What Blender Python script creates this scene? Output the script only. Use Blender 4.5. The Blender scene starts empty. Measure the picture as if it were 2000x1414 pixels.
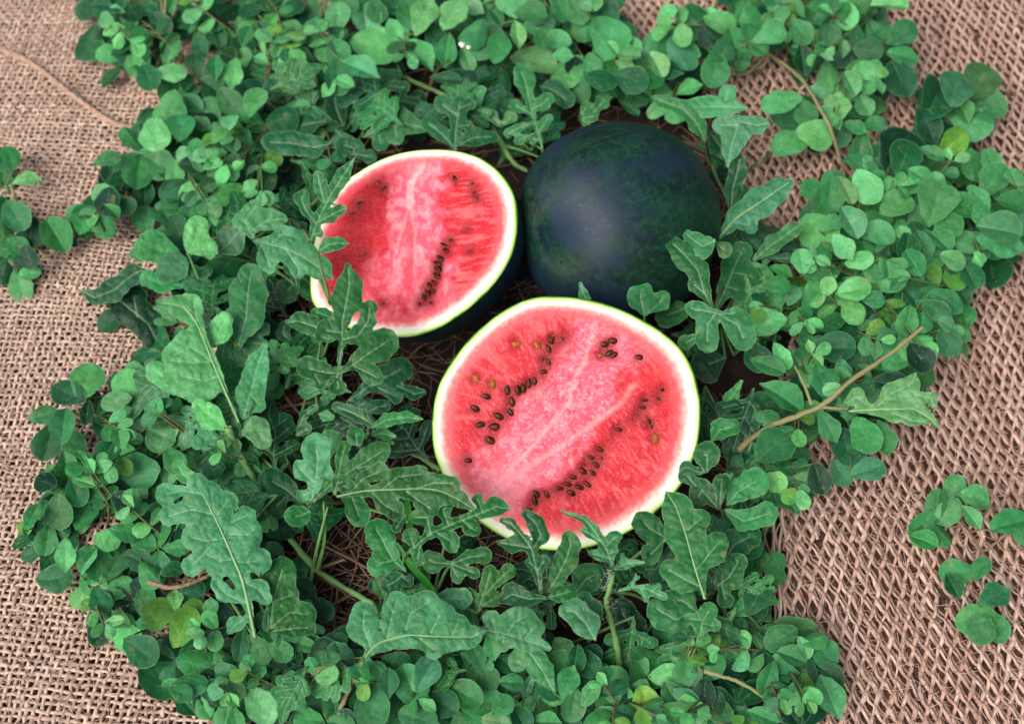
import bpy, math, random
import numpy as np
from mathutils import Vector, Matrix
random.seed(7)
rng = np.random.default_rng(7)
S = bpy.context.scene
COL = S.collection
# ------------------------------------------------------------------ camera
PITCH = math.radians(56); DIST = 1.22; LENS = 50.0
F = 2000*LENS/36.0
FWD = np.array([0, math.cos(PITCH), -math.sin(PITCH)])
RGT = np.array([1.0, 0, 0]); UPV = np.array([0, math.sin(PITCH), math.cos(PITCH)])
CAM = np.array([0, 0, 0.05]) - FWD*DIST
cd = bpy.data.cameras.new('camera'); cam = bpy.data.objects.new('camera', cd); COL.objects.link(cam)
cam.location = CAM; cam.rotation_euler = (math.pi/2-PITCH, 0, 0)
cd.lens = LENS; cd.sensor_width = 36; cd.clip_start = 0.01; cd.clip_end = 100
cd.dof.use_dof = True; cd.dof.focus_distance = 1.10; cd.dof.aperture_fstop = 5.6
S.camera = cam
# ------------------------------------------------------------------ light: overcast daylight
SUN_EL, SUN_AZ = math.radians(50), math.radians(-142)
w = bpy.data.worlds.new('World'); S.world = w; w.use_nodes = True
nt = w.node_tree; bg = nt.nodes['Background']
sky = nt.nodes.new('ShaderNodeTexSky'); sky.sky_type = 'NISHITA'; sky.sun_disc = False
sky.sun_elevation = SUN_EL; sky.sun_rotation = SUN_AZ
sky.dust_density = 6.0; sky.air_density = 0.6; sky.ozone_density = 1.0
nt.links.new(sky.outputs[0], bg.inputs[0]); bg.inputs[1].default_value = 0.10
sl = bpy.data.lights.new('sun', 'SUN'); sl.energy = 1.5; sl.angle = math.radians(35); sl.color = (1, .98, .95)
so = bpy.data.objects.new('sun', sl); COL.objects.link(so)
sd = Vector((math.sin(SUN_AZ)*math.cos(SUN_EL), math.cos(SUN_AZ)*math.cos(SUN_EL), math.sin(SUN_EL)))
so.rotation_euler = sd.to_track_quat('Z', 'Y').to_euler()
S.view_settings.view_transform = 'Standard'; S.view_settings.look = 'None'
S.view_settings.exposure = 0.76; S.view_settings.gamma = 1.0
S.cycles.max_bounces = 6; S.cycles.diffuse_bounces = 3; S.cycles.transmission_bounces = 3

# ------------------------------------------------------------------ geometry helpers
def ray(px, py):
    d = FWD + RGT*((px-1000)/F) - UPV*((py-707)/F)
    return d
def pt(px, py, z=0.0):
    d = ray(px, py); return CAM + d*((z-CAM[2])/d[2])
def on_plane(px, py, P0, n):
    px = np.asarray(px, float); py = np.asarray(py, float)
    d = FWD[None] + RGT[None]*((px-1000)/F)[:, None] - UPV[None]*((py-707)/F)[:, None]
    t = ((P0-CAM)@n)/(d@n)
    return CAM[None]+d*t[:, None]
def proj(P):
    q = np.asarray(P)-CAM; f = q@FWD
    return 1000+F*(q@RGT)/f, 707-F*(q@UPV)/f
def unit(v): v = np.asarray(v, float); return v/np.linalg.norm(v)
def hsh(ix, iy, s):
    n = (ix*374761393+iy*668265263+s*2147483) & 0xffffffff
    n = ((n ^ (n >> 13))*1274126177) & 0xffffffff
    return ((n ^ (n >> 16)) & 0xffff)/65535.0
def vn(x, y, s=0):
    x = np.asarray(x, float); y = np.asarray(y, float)
    x0 = np.floor(x).astype(np.int64); y0 = np.floor(y).astype(np.int64)
    fx = x-x0; fy = y-y0; fx = fx*fx*(3-2*fx); fy = fy*fy*(3-2*fy)
    a = hsh(x0, y0, s); b = hsh(x0+1, y0, s); c = hsh(x0, y0+1, s); d = hsh(x0+1, y0+1, s)
    return (a*(1-fx)+b*fx)*(1-fy)+(c*(1-fx)+d*fx)*fy
def fbm(x, y, s=0, o=4):
    r = 0; a = .5
    for i in range(o):
        r = r+a*vn(x, y, s+i*17); x = x*2.03; y = y*2.03; a *= .5
    return r
def smooth(a, b, x):
    t = np.clip((x-a)/(b-a), 0, 1); return t*t*(3-2*t)
def seg_dist(px, py, ax, ay, bx, by):
    dx, dy = bx-ax, by-ay; L = dx*dx+dy*dy+1e-9
    t = np.clip(((px-ax)*dx+(py-ay)*dy)/L, 0, 1)
    return np.hypot(px-ax-t*dx, py-ay-t*dy), t
def poly_in(px, py, poly):
    px = np.asarray(px, float); py = np.asarray(py, float)
    r = np.zeros(px.shape, bool); n = len(poly)
    for i in range(n):
        x1, y1 = poly[i]; x2, y2 = poly[(i+1) % n]
        if y1 == y2: continue
        c = ((y1 > py) != (y2 > py)) & (px < (x2-x1)*(py-y1)/(y2-y1)+x1)
        r ^= c
    return r
def mkmesh(name, V, Fc, mat, attrs=None, smooth_=True):
    m = bpy.data.meshes.new(name)
    V = np.asarray(V, np.float32)
    if isinstance(Fc, np.ndarray):
        k = Fc.shape[1]; nf = len(Fc)
        m.vertices.add(len(V)); m.vertices.foreach_set('co', V.ravel())
        m.loops.add(nf*k); m.loops.foreach_set('vertex_index', Fc.astype(np.int32).ravel())
        m.polygons.add(nf); m.polygons.foreach_set('loop_start', np.arange(0, nf*k, k, dtype=np.int32))
        m.update(calc_edges=True)
    else:
        m.from_pydata(V.tolist(), [], Fc)
    if smooth_: m.polygons.foreach_set('use_smooth', np.ones(len(m.polygons), bool))
    for k, a in (attrs or {}).items():
        a = np.asarray(a, np.float32)
        if a.ndim == 2:
            at = m.color_attributes.new(k, 'FLOAT_COLOR', 'POINT')
            at.data.foreach_set('color', np.c_[a, np.ones(len(a))].astype(np.float32).ravel())
        else:
            at = m.attributes.new(k, 'FLOAT', 'POINT'); at.data.foreach_set('value', a)
    m.materials.append(mat); m.update(); return m
def link(name, data, parent=None):
    o = bpy.data.objects.new(name, data); COL.objects.link(o)
    if parent: o.parent = parent
    return o
def empty(name, loc=(0, 0, 0)):
    o = bpy.data.objects.new(name, None); o.empty_display_size = .02; COL.objects.link(o); o.location = loc; return o
def tag(o, label, cat, group=None):
    o['label'] = label; o['category'] = cat
    if group: o['group'] = group
def child(name, mesh, parent):          # mesh in world coordinates below an empty at its place
    o = link(name, mesh, parent)
    o.matrix_parent_inverse = Matrix.Translation(-Vector(parent.location)); return o
def tube(pts, rad, sides=6, flat=1.0):
    pts = np.asarray(pts, float); n = len(pts)
    rad = np.broadcast_to(np.asarray(rad, float), (n,))
    T = np.gradient(pts, axis=0); T /= (np.linalg.norm(T, axis=1)[:, None]+1e-12)
    A = np.cross(T, [0, 0, 1.0]); l = np.linalg.norm(A, axis=1)[:, None]
    A = np.where(l < 1e-3, [[1.0, 0, 0]], A/(l+1e-9)); B = np.cross(A, T)
    an = np.arange(sides)*2*math.pi/sides
    V = pts[:, None]+rad[:, None, None]*(A[:, None]*np.cos(an)[None, :, None]+B[:, None]*np.sin(an)[None, :, None]*flat)
    i = np.arange(n-1)[:, None]*sides; j = np.arange(sides)[None]; j2 = (j+1) % sides
    Q = np.stack([i+j, i+j2, i+sides+j2, i+sides+j], -1).reshape(-1, 4)
    return V.reshape(-1, 3), Q
class Bag:
    def __init__(s): s.V = []; s.Q = []; s.n = 0; s.a = []
    def add(s, V, Q, a=0.0):
        s.V.append(V); s.Q.append(Q+s.n); s.n += len(V); s.a.append(np.broadcast_to(a, (len(V),)))
    def mesh(s, name, mat): return mkmesh(name, np.vstack(s.V), np.vstack(s.Q), mat, {'tint': np.concatenate(s.a)})
def spline(P, n):
    P = np.asarray(P, float)
    if len(P) == 2: return P[0]+(P[1]-P[0])*np.linspace(0, 1, n)[:, None]
    Q = np.vstack([2*P[0]-P[1], P, 2*P[-1]-P[-2]]); out = []
    k = len(P)-1
    for u in np.linspace(0, k-1e-6, n):
        i = int(u); t = u-i; a, b, c, d = Q[i:i+4]
        out.append(.5*((2*b)+(-a+c)*t+(2*a-5*b+4*c-d)*t*t+(-a+3*b-3*c+d)*t**3))
    return np.array(out)

# ------------------------------------------------------------------ materials
def mat(name):
    m = bpy.data.materials.new(name); m.use_nodes = True
    return m, m.node_tree, m.node_tree.nodes['Principled BSDF']
def N(nt, t, **kw):
    n = nt.nodes.new(t)
    for k, v in kw.items():
        if k.startswith('i_'):
            n.inputs[k[2:].replace('_', ' ')].default_value = v
        else: setattr(n, k, v)
    return n
def mixc(nt, f, a, b, mode='MIX'):
    n = nt.nodes.new('ShaderNodeMix'); n.data_type = 'RGBA'; n.blend_type = mode
    for s, v in ((n.inputs[0], f), (n.inputs[6], a), (n.inputs[7], b)):
        if hasattr(v, 'is_linked'): nt.links.new(v, s)
        elif isinstance(v, (int, float)): s.default_value = v
        else: s.default_value = (*v[:3], 1)
    return n.outputs[2]
def ramp(nt, v, a, b, c0=0., c1=1.):
    n = nt.nodes.new('ShaderNodeMapRange'); n.clamp = True
    nt.links.new(v, n.inputs[0]); n.inputs[1].default_value = a; n.inputs[2].default_value = b
    n.inputs[3].default_value = c0; n.inputs[4].default_value = c1; return n.outputs[0]
def math_(nt, op, a, b=0.0):
    n = nt.nodes.new('ShaderNodeMath'); n.operation = op
    for s, v in ((n.inputs[0], a), (n.inputs[1], b)):
        if hasattr(v, 'is_linked'): nt.links.new(v, s)
        else: s.default_value = v
    return n.outputs[0]
def noise(nt, scale, detail=3, rough=.55, vec=None):
    n = nt.nodes.new('ShaderNodeTexNoise'); n.inputs['Scale'].default_value = scale
    n.inputs['Detail'].default_value = detail; n.inputs['Roughness'].default_value = rough
    if vec is not None: nt.links.new(vec, n.inputs['Vector'])
    return n.outputs['Fac']
def geo(nt): return nt.nodes.new('ShaderNodeNewGeometry').outputs['Position']
def bump(nt, h, bs, strength=.3, dist=.001):
    b = nt.nodes.new('ShaderNodeBump'); b.inputs['Strength'].default_value = strength
    b.inputs['Distance'].default_value = dist; nt.links.new(h, b.inputs['Height'])
    nt.links.new(b.outputs[0], bs.inputs['Normal']); return b
def attr(nt, name, out='Fac'):
    a = nt.nodes.new('ShaderNodeAttribute'); a.attribute_name = name; return a.outputs[out]

def leaf_mat(name, veincol, edgecol, rough):
    m, nt, bs = mat(name)
    oi = nt.nodes.new('ShaderNodeObjectInfo')
    base = oi.outputs['Color']
    P = geo(nt)
    n1 = noise(nt, 55, 4, .6, P); n2 = noise(nt, 420, 4, .7, P)
    c = mixc(nt, ramp(nt, n1, .35, .62, 0, .75), base, mixc(nt, 1.0, base, (.50, .62, .42), 'MULTIPLY'))
    n0 = noise(nt, 120, 3, .6, P); c = mixc(nt, ramp(nt, n0, .52, .7, 0, .5), c, mixc(nt, 1.0, c, (2.1, 1.35, 1.6), 'MULTIPLY'))
    c = mixc(nt, ramp(nt, noise(nt, 75, 2, .5, P), .68, .76, 0, .5), c, (.20, .22, .06))
    c = mixc(nt, ramp(nt, n2, .45, .72, 0, .40), c, mixc(nt, 1.0, c, (1.9, 1.4, 1.7), 'MULTIPLY'))
    c = mixc(nt, ramp(nt, n2, .55, .30, 0, .4), c, mixc(nt, 1.0, c, (.5, .6, .5), 'MULTIPLY'))
    c = mixc(nt, ramp(nt, attr(nt, 'vein'), .25, .95, 0, .42), c, veincol)
    c = mixc(nt, ramp(nt, attr(nt, 'edge'), .2, 1, 0, .40), c, edgecol)
    # tiny pale flecks on the blade
    vo = nt.nodes.new('ShaderNodeTexVoronoi'); vo.inputs['Scale'].default_value = 260; nt.links.new(P, vo.inputs['Vector'])
    fl = math_(nt, 'MULTIPLY', ramp(nt, vo.outputs['Distance'], .20, .10), ramp(nt, n1, .5, .6))
    c = mixc(nt, math_(nt, 'MULTIPLY', fl, .45), c, (.22, .46, .28))
    nt.links.new(c, bs.inputs['Base Color'])
    bs.inputs['Roughness'].default_value = rough
    bs.inputs['Specular IOR Level'].default_value = .26
    h = math_(nt, 'ADD', math_(nt, 'MULTIPLY', n2, .5), math_(nt, 'MULTIPLY', attr(nt, 'vein'), -.35))
    bump(nt, h, bs, .5, .0009)
    tr = nt.nodes.new('ShaderNodeBsdfTranslucent'); nt.links.new(mixc(nt, 1.0, c, (1.1, 1.25, .5), 'MULTIPLY'), tr.inputs[0])
    mx = nt.nodes.new('ShaderNodeMixShader'); mx.inputs[0].default_value = .16
    nt.links.new(bs.outputs[0], mx.inputs[1]); nt.links.new(tr.outputs[0], mx.inputs[2])
    nt.links.new(mx.outputs[0], nt.nodes['Material Output'].inputs[0])
    return m
M_leaf = leaf_mat('leaf_melon', (.34, .52, .32), (.20, .36, .17), .48)
M_round = leaf_mat('leaf_round', (.26, .46, .22), (.12, .32, .15), .55)

def simple(name, c1, c2, scale, rough=.6, bstr=.3, tint=None, spec=.3):
    m, nt, bs = mat(name); P = geo(nt); n1 = noise(nt, scale, 5, .65, P)
    c = mixc(nt, ramp(nt, n1, .35, .65), c1, c2)
    if tint: c = mixc(nt, ramp(nt, attr(nt, 'tint'), 0, 1), c, tint)
    nt.links.new(c, bs.inputs['Base Color']); bs.inputs['Roughness'].default_value = rough
    bs.inputs['Specular IOR Level'].default_value = spec
    bump(nt, n1, bs, bstr, .0008); return m
M_stem = simple('stem', (.10, .22, .06), (.15, .30, .10), 90, .5, .3, (.19, .11, .06))
M_rib = simple('midrib', (.17, .34, .13), (.24, .42, .18), 120, .5, .3, (.2, .3, .1))
M_wood = simple('woody_stem', (.17, .10, .06), (.28, .19, .12), 130, .8, .7, (.22, .26, .10))
M_soil = simple('soil', (.010, .006, .004), (.032, .018, .013), 45, .95, .9)
M_straw = simple('straw', (.045, .024, .015), (.10, .056, .036), 60, .7, .4, (.24, .16, .105))
M_yarn = simple('yarn', (.25, .145, .098), (.48, .335, .25), 230, .9, .9, (.64, .49, .385))
M_yarn2 = simple('yarn_reddish', (.25, .135, .095), (.46, .30, .23), 230, .9, .9, (.64, .47, .37))
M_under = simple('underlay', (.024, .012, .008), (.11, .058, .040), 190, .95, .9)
M_flower = simple('flower', (.7, .72, .55), (.8, .8, .65), 100, .6)
M_dead = simple('dead_leaf', (.22, .15, .10), (.42, .36, .28), 60, .6)

# skin of the melons
m, nt, bs = mat('melon_skin'); M_skin = m
tc = nt.nodes.new('ShaderNodeTexCoord').outputs['Object']
n1 = noise(nt, 28, 5, .65, tc); n2 = noise(nt, 170, 4, .7, tc); mp = nt.nodes.new('ShaderNodeMapping'); mp.inputs['Scale'].default_value = (1, 1, .22); nt.links.new(tc, mp.inputs['Vector']); n3 = noise(nt, 22, 3, .5, mp.outputs[0])
c = mixc(nt, ramp(nt, n1, .35, .68), (.003, .010, .008), (.007, .042, .020))
c = mixc(nt, ramp(nt, n2, .45, .70, 0, .85), c, (.012, .062, .030))
c = mixc(nt, ramp(nt, n3, .42, .62, 0, .8), c, (.012, .024, .052))  # bluish bloom streaks along the ribs, also painting the sheen into the colour
vo = nt.nodes.new('ShaderNodeTexVoronoi'); vo.inputs['Scale'].default_value = 42; nt.links.new(tc, vo.inputs['Vector'])
ring = math_(nt, 'MULTIPLY', ramp(nt, vo.outputs['Distance'], .075, .055), ramp(nt, noise(nt, 31, 1, .5, tc), .52, .58))
c = mixc(nt, math_(nt, 'MULTIPLY', ring, .9), c, (.003, .012, .006))
nt.links.new(c, bs.inputs['Base Color'])
tg = nt.nodes.new('ShaderNodeTangent'); tg.direction_type = 'RADIAL'; tg.axis = 'Z'; nt.links.new(tg.outputs[0], bs.inputs['Tangent']); bs.inputs['Anisotropic'].default_value = .75
bs.inputs['Specular IOR Level'].default_value = .29
sc_ = nt.nodes.new('ShaderNodeTexVoronoi'); sc_.feature = 'DISTANCE_TO_EDGE'; sc_.inputs['Scale'].default_value = 11; nt.links.new(tc, sc_.inputs['Vector'])
scr = math_(nt, 'MULTIPLY', ramp(nt, sc_.outputs['Distance'], .010, .004), ramp(nt, noise(nt, 24, 2, .5, tc), .70, .76))
speck = nt.nodes.new('ShaderNodeTexVoronoi'); speck.inputs['Scale'].default_value = 190; nt.links.new(tc, speck.inputs['Vector'])
sp = math_(nt, 'MULTIPLY', ramp(nt, speck.outputs['Distance'], .16, .08), ramp(nt, n1, .5, .56))
c = mixc(nt, math_(nt, 'MULTIPLY', scr, .5), c, (.10, .15, .12)); c = mixc(nt, math_(nt, 'MULTIPLY', sp, .6), c, (.06, .12, .08)); nt.links.new(c, bs.inputs['Base Color'])
nt.links.new(math_(nt, 'ADD', ramp(nt, n2, .35, .65, .46, .62), math_(nt, 'MULTIPLY', ring, .35)), bs.inputs['Roughness'])
bump(nt, math_(nt, 'SUBTRACT', math_(nt, 'ADD', math_(nt, 'MULTIPLY', n2, .35), math_(nt, 'MULTIPLY', n1, 1.2)), ring), bs, .5, .0008)

# flesh (colours come in as a vertex attribute: red, pink core, white rind, lime rim)
m, nt, bs = mat('melon_flesh'); M_flesh = m
P = geo(nt); col = attr(nt, 'flesh', 'Color'); juicy = attr(nt, 'juicy')
g1 = noise(nt, 760, 4, .8, P); g2 = noise(nt, 170, 5, .7, P)
c = mixc(nt, math_(nt, 'MULTIPLY', ramp(nt, g1, .5, .72), math_(nt, 'MULTIPLY', juicy, .32)), col, (.90, .36, .38))
c = mixc(nt, math_(nt, 'MULTIPLY', ramp(nt, g2, .52, .30), math_(nt, 'MULTIPLY', juicy, .40)), c, (.40, .003, .007))
nt.links.new(c, bs.inputs['Base Color'])
nt.links.new(ramp(nt, g1, .3, .7, .22, .55), bs.inputs['Roughness'])
bs.inputs['Specular IOR Level'].default_value = .22
bs.inputs['Subsurface Weight'].default_value = .08; bs.inputs['Subsurface Radius'].default_value = (1, .25, .2); bs.inputs['Subsurface Scale'].default_value = .003
b = bump(nt, math_(nt, 'MULTIPLY', math_(nt, 'ADD', g1, g2), juicy), bs, .6, .0009)
def seedmat(name, a, b_):
    m, nt, bs = mat(name); n1 = noise(nt, 300, 3, .6, geo(nt))
    nt.links.new(mixc(nt, ramp(nt, n1, .35, .65), a, b_), bs.inputs['Base Color']); bs.inputs['Roughness'].default_value = .33; bs.inputs['Specular IOR Level'].default_value = .15; return m
M_seed = seedmat('seed_dark', (.012, .002, .001), (.10, .018, .005))
M_seedo = seedmat('seed_tan', (.36, .10, .018), (.16, .04, .010))

# ------------------------------------------------------------------ setting: soil
g = 300; xs = np.linspace(-1.6, 1.6, g*2); ys = np.linspace(-1.2, 2.2, g*2)
X, Y = np.meshgrid(xs, ys)
Z = (fbm(X*14, Y*14, 3)-.5)*.012+(vn(X*75, Y*75, 8)-.5)*.004-.008
X2, Y2 = X.ravel(), Y.ravel()
i = np.arange((2*g-1)); I, J = np.meshgrid(i, i); a = (J*2*g+I).ravel()
Q = np.stack([a, a+1, a+1+2*g, a+2*g], 1)
o = link('ground', mkmesh('ground', np.c_[X2, Y2, Z.ravel()], Q, M_soil)); o['kind'] = 'structure'

# ------------------------------------------------------------------ melons
V0 = lambda P: unit(CAM-P)
def z_outline(pts, ox, oy, sc): return [(ox+x/sc, oy+y/sc) for x, y in pts]
OUT_F = z_outline([(115,760),(122,640),(150,530),(190,450),(245,370),(310,290),(400,210),(500,138),(600,92),(690,76),(800,80),(930,97),(1050,132),(1170,187),(1290,258),(1390,350),(1450,455),(1480,580),(1487,710),(1470,840),(1432,960),(1370,1065),(1290,1150),(1200,1225),(1100,1290),(1000,1335),(900,1362),(780,1375),(680,1370),(560,1340),(440,1285),(330,1200),(245,1110),(185,1020),(145,930),(122,850)], 800, 550, 2.618)
OUT_B = z_outline([(880,80),(1000,80),(1120,97),(1240,137),(1330,197),(1410,282),(1460,370),(1483,470),(1487,560),(1475,680),(1450,780),(1400,880),(1320,990),(1200,1108),(1060,1215),(940,1285),(820,1328),(740,1340),(600,1338),(450,1312),(300,1265),(170,1190),(100,1100),(90,980),(95,840),(118,700),(145,590),(180,490),(245,375),(330,290),(420,230),(520,170),(640,120),(760,92)], 580, 270, 3.449)
def closed_outline(px, n):
    P = np.array(px); c = P.mean(0); an = np.unwrap(np.arctan2(P[:, 1]-c[1], P[:, 0]-c[0])); 
    r = np.hypot(*(P-c).T); o = np.argsort(an % (2*math.pi)); a = (an % (2*math.pi))[o]; r = r[o]
    a3 = np.r_[a-2*math.pi, a, a+2*math.pi]; r3 = np.r_[r, r, r]
    t = np.arange(n)*2*math.pi/n; rr = np.interp(t, a3, r3)
    for _ in range(6): rr = (np.roll(rr, 1)+rr*2+np.roll(rr, -1))/4
    return c, t, rr
def band(px, py, pts, w):
    d = np.full(px.shape, 1e9)
    for (a, b), (c_, e) in zip(pts[:-1], pts[1:]): d = np.minimum(d, seg_dist(px, py, a, b, c_, e)[0])
    return np.exp(-(d/w)**2)
def mixn(a, b, f): return a*(1-f[:, None])+np.asarray(b)[None]*f[:, None]
def half_melon(out, z, tilt, tdir, depth, label, seeds, style):
    c, t, rr = closed_outline(out, 360)
    C = pt(c[0], c[1], z); v = V0(C)
    td = unit(RGT*tdir[0]+UPV*tdir[1]); td = unit(td-v*(td@v))
    n = unit(v*math.cos(tilt)+td*math.sin(tilt))
    ox, oy = c[0]+rr*np.cos(t), c[1]+rr*np.sin(t)
    O = on_plane(ox, oy, C, n)
    R = np.linalg.norm(O-C, axis=1).mean()*depth
    root = empty('half_watermelon', C); tag(root, label, 'watermelon', 'watermelons in the middle')
    nb = len(t)
    # body (skin)
    V = []; ks = np.sin(np.linspace(0, math.pi/2, 40)); ks[-1] = .9998
    for k in ks: V.append(C+(O-C)*math.sqrt(1-k*k)-n*R*k)
    V = np.vstack(V); i, j = np.meshgrid(np.arange(39), np.arange(nb), indexing='ij'); j2 = (j+1) % nb
    Q = np.stack([i*nb+j, i*nb+j2, (i+1)*nb+j2, (i+1)*nb+j], -1).reshape(-1, 4)
    me = mkmesh('rind', V, Q, M_skin); o = child('rind', me, root)
    # cut face
    us = np.r_[np.linspace(.004, 1, 190)]; V = []; U = []
    for u in us: V.append(C+(O-C)*u); U.append(np.full(nb, u))
    V = np.vstack(V); U = np.concatenate(U); qx, qy = proj(V)
    i, j = np.meshgrid(np.arange(len(us)-1), np.arange(nb), indexing='ij'); j2 = (j+1) % nb
    Q = np.stack([i*nb+j, i*nb+j2, (i+1)*nb+j2, (i+1)*nb+j], -1).reshape(-1, 4)
    col, relief, juicy = style(qx, qy, U)
    for sx, sy, *_ in seeds:
        d = np.hypot(qx-sx, qy-sy); f = np.exp(-(d/13)**2)
        col = mixn(col, (.16, .003, .006), f*.8); relief = relief-f*.0016
    dv = C+n*.0012
    V = V+n[None]*(relief*smooth(1, .95, U)-.0016*smooth(.985, 1, U)+.0016)[:, None]
    me = mkmesh('flesh', V, Q, M_flesh, {'flesh': np.clip(col, 0, 1), 'juicy': juicy}); child('flesh', me, root)
    # seeds
    for sx, sy, L, a, kind in seeds:
        me = SEED[kind]; o = link('seed', me, root)
        B = on_plane([sx], [sy], C, n)[0]; T = on_plane([sx+math.cos(a)*10], [sy+math.sin(a)*10], C, n)[0]
        x = unit(T-B); y = np.cross(n, x)
        sc = 1.15*L*np.linalg.norm(B-CAM)/F
        rt = rng.uniform(-.25, .25); zz = unit(n*math.cos(rt)+y*math.sin(rt)); yy = np.cross(zz, x)
        Mx = Matrix((( *[x[0]*sc, yy[0]*sc, zz[0]*sc], B[0]), (x[1]*sc, yy[1]*sc, zz[1]*sc, B[1]), (x[2]*sc, yy[2]*sc, zz[2]*sc, B[2]), (0, 0, 0, 1)))
        dep = -.0003
        Mx.translation = Vector(B+n*dep)-Vector(root.location); o.matrix_basis = Mx
    return C, R, n
def seed_mesh(material, wid):
    V = []; n = 14; s = 12
    for i in range(n+1):
        u = i/n; x = u-.5; r = wid*math.sqrt(max(0, math.sin(math.pi*u)))*(.72+.5*u)*.5
        for k in range(s):
            a = 2*math.pi*k/s; V.append((x, r*math.cos(a), r*.62*math.sin(a)))
    V = np.array(V); i, j = np.meshgrid(np.arange(n), np.arange(s), indexing='ij'); j2 = (j+1) % s
    Q = np.stack([i*s+j, i*s+j2, (i+1)*s+j2, (i+1)*s+j], -1).reshape(-1, 4)
    return mkmesh('seed', V, Q, material)
SEED = {'d': seed_mesh(M_seed, .54), 'o': seed_mesh(M_seedo, .62), 'n': seed_mesh(M_seed, .44), 'w': seed_mesh(M_seed, .66)}
RED = np.array((.50, .007, .020)); DRED = (.36, .002, .006); PINK = (.72, .085, .135); PALE = (.84, .29, .32); WHITE = (.80, .80, .70)
def rind_mix(col, qx, qy, U, w0, w1, seed, U0):
    e = U+(fbm(qx/6, qy/6, seed)-.47)*.05
    col = mixn(col, (.74, .11, .12), smooth(w0-.13, w0-.01, e)*.75)
    col = mixn(col, (.84, .48, .42), smooth(w0-.03, w0+.05, e))
    col = mixn(col, WHITE, smooth(w0+.02, w1, e))
    e2 = U0+(fbm(qx/30, qy/30, seed+5)-.47)*.02
    e2 = np.minimum(e2, 1)*1.0; col = mixn(col, (.72, .80, .55), smooth(.915, .955, e2)*.7); col = mixn(col, (.60, .78, .34), smooth(.955, .98, e2)); col = mixn(col, (.34, .62, .10), smooth(.974, .986, e2))
    return mixn(col, (.05, .16, .03), smooth(.990, .996, e2))
def streaks(s, t, seed, a=50, b=7): return fbm(s/a, t/b, seed, 4)
def style_front(qx, qy, U):
    cx, cy = 1075, 810; a = unit((250, -330)); s = (qx-cx)*a[0]+(qy-cy)*a[1]; t = -(qx-cx)*a[1]+(qy-cy)*a[0]
    wob = (fbm(qx/26, qy/26, 2)-.47)
    col = np.tile(RED, (len(qx), 1))
    red2 = fbm(qx/18, qy/18, 9); col = mixn(col, (.60, .020, .032), smooth(.40, .60, red2)*.85); fib = fbm((s+t*.25)/3.2, (t-s*.1)/16, 14); col = mixn(col, (.80, .20, .20), smooth(.52, .66, fib)*.45); col = mixn(col, (.34, .002, .006), smooth(.36, .26, fib)*.5)
    rad = fbm(np.arctan2(qy-826, qx-1106)*22, U*4, 12); col = mixn(col, (.76, .13, .13), smooth(.48, .68, rad)*.55*smooth(.35, .7, U))
    wid = 62+26*np.sin(np.clip((s+190)/330, 0, 1)*math.pi)+wob*75
    core = smooth(wid+14, wid-16, np.abs(t-6))*smooth(250, 190, np.abs(s+5))
    end = smooth(-150, -230, s)*smooth(110, 40, np.abs(t+10))
    core = np.maximum(core, end)
    col = mixn(col, PINK, core)
    col = mixn(col, (.82, .19, .25), core*smooth(.44, .60, fbm(qx/5.5, qy/5.5, 21)))
    col = mixn(col, (.80, .24, .29), core*smooth(.55, .72, fbm(qx/22, qy/22, 31))*.7)
    col = mixn(col, (.88, .50, .48), core*smooth(.60, .68, fbm(qx/3.5, qy/3.5, 33))*.5)
    col = mixn(col, (.72, .025, .045), core*smooth(.40, .25, fbm(qx/16, qy/16, 37))*.5)
    l1 = [(930, 985), (990, 925), (1040, 870), (1075, 830), (1108, 790), (1122, 740), (1148, 690), (1160, 630)]
    l2 = [(960, 970), (1040, 905), (1100, 870), (1160, 825), (1210, 790), (1235, 755)]
    l3 = [(1015, 755), (1060, 775), (1075, 800)]
    for l, w, k in ((l1, 4.5, .5), (l2, 5.5, .45), (l3, 4, .3)):
        jx = (fbm(qx/9, qy/9, 5)-.5)*22; col = mixn(col, (.86, .42, .40), band(qx+jx, qy-jx, l, w)*k)
    col = mixn(col, PALE, band(qx, qy, [(940, 1000), (1000, 940)], 42)*.65)
    bl = [(1110, 655), (1075, 690), (1065, 725), (1010, 760), (990, 790), (985, 815), (960, 860)]
    br = [(1300, 760), (1255, 790), (1240, 810), (1205, 840), (1165, 890), (1130, 945), (1080, 960), (1040, 985)]
    for l, ww in ((bl, 17), (br, 17)): col = mixn(col, (.36, .003, .008), band(qx, qy, l, ww-1+wob*30)*.9)
    col = mixn(col, DRED, band(qx, qy, [(1180, 680), (1175, 690)], 16)*.6)
    col = mixn(col, (.52, .004, .008), band(qx, qy, [(1265, 740), (1300, 755), (1310, 790)], 26)*.8)
    col = mixn(col, (.55, .005, .010), band(qx, qy, [(1062, 985), (1075, 1005)], 7)*.9)
    col = rind_mix(col, qx, qy, U+.028*np.cos(np.arctan2(qy-826, qx-1106)-.9), .885, .955, 40, U)
    relief = (fbm(qx/30, qy/30, 77)-.5)*.0022*(U < .85)+core*(fbm(qx/8, qy/8, 78)-.5)*.0007
    juicy = smooth(.90, .78, U)
    return col, relief*smooth(.88, .8, U), juicy
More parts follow.
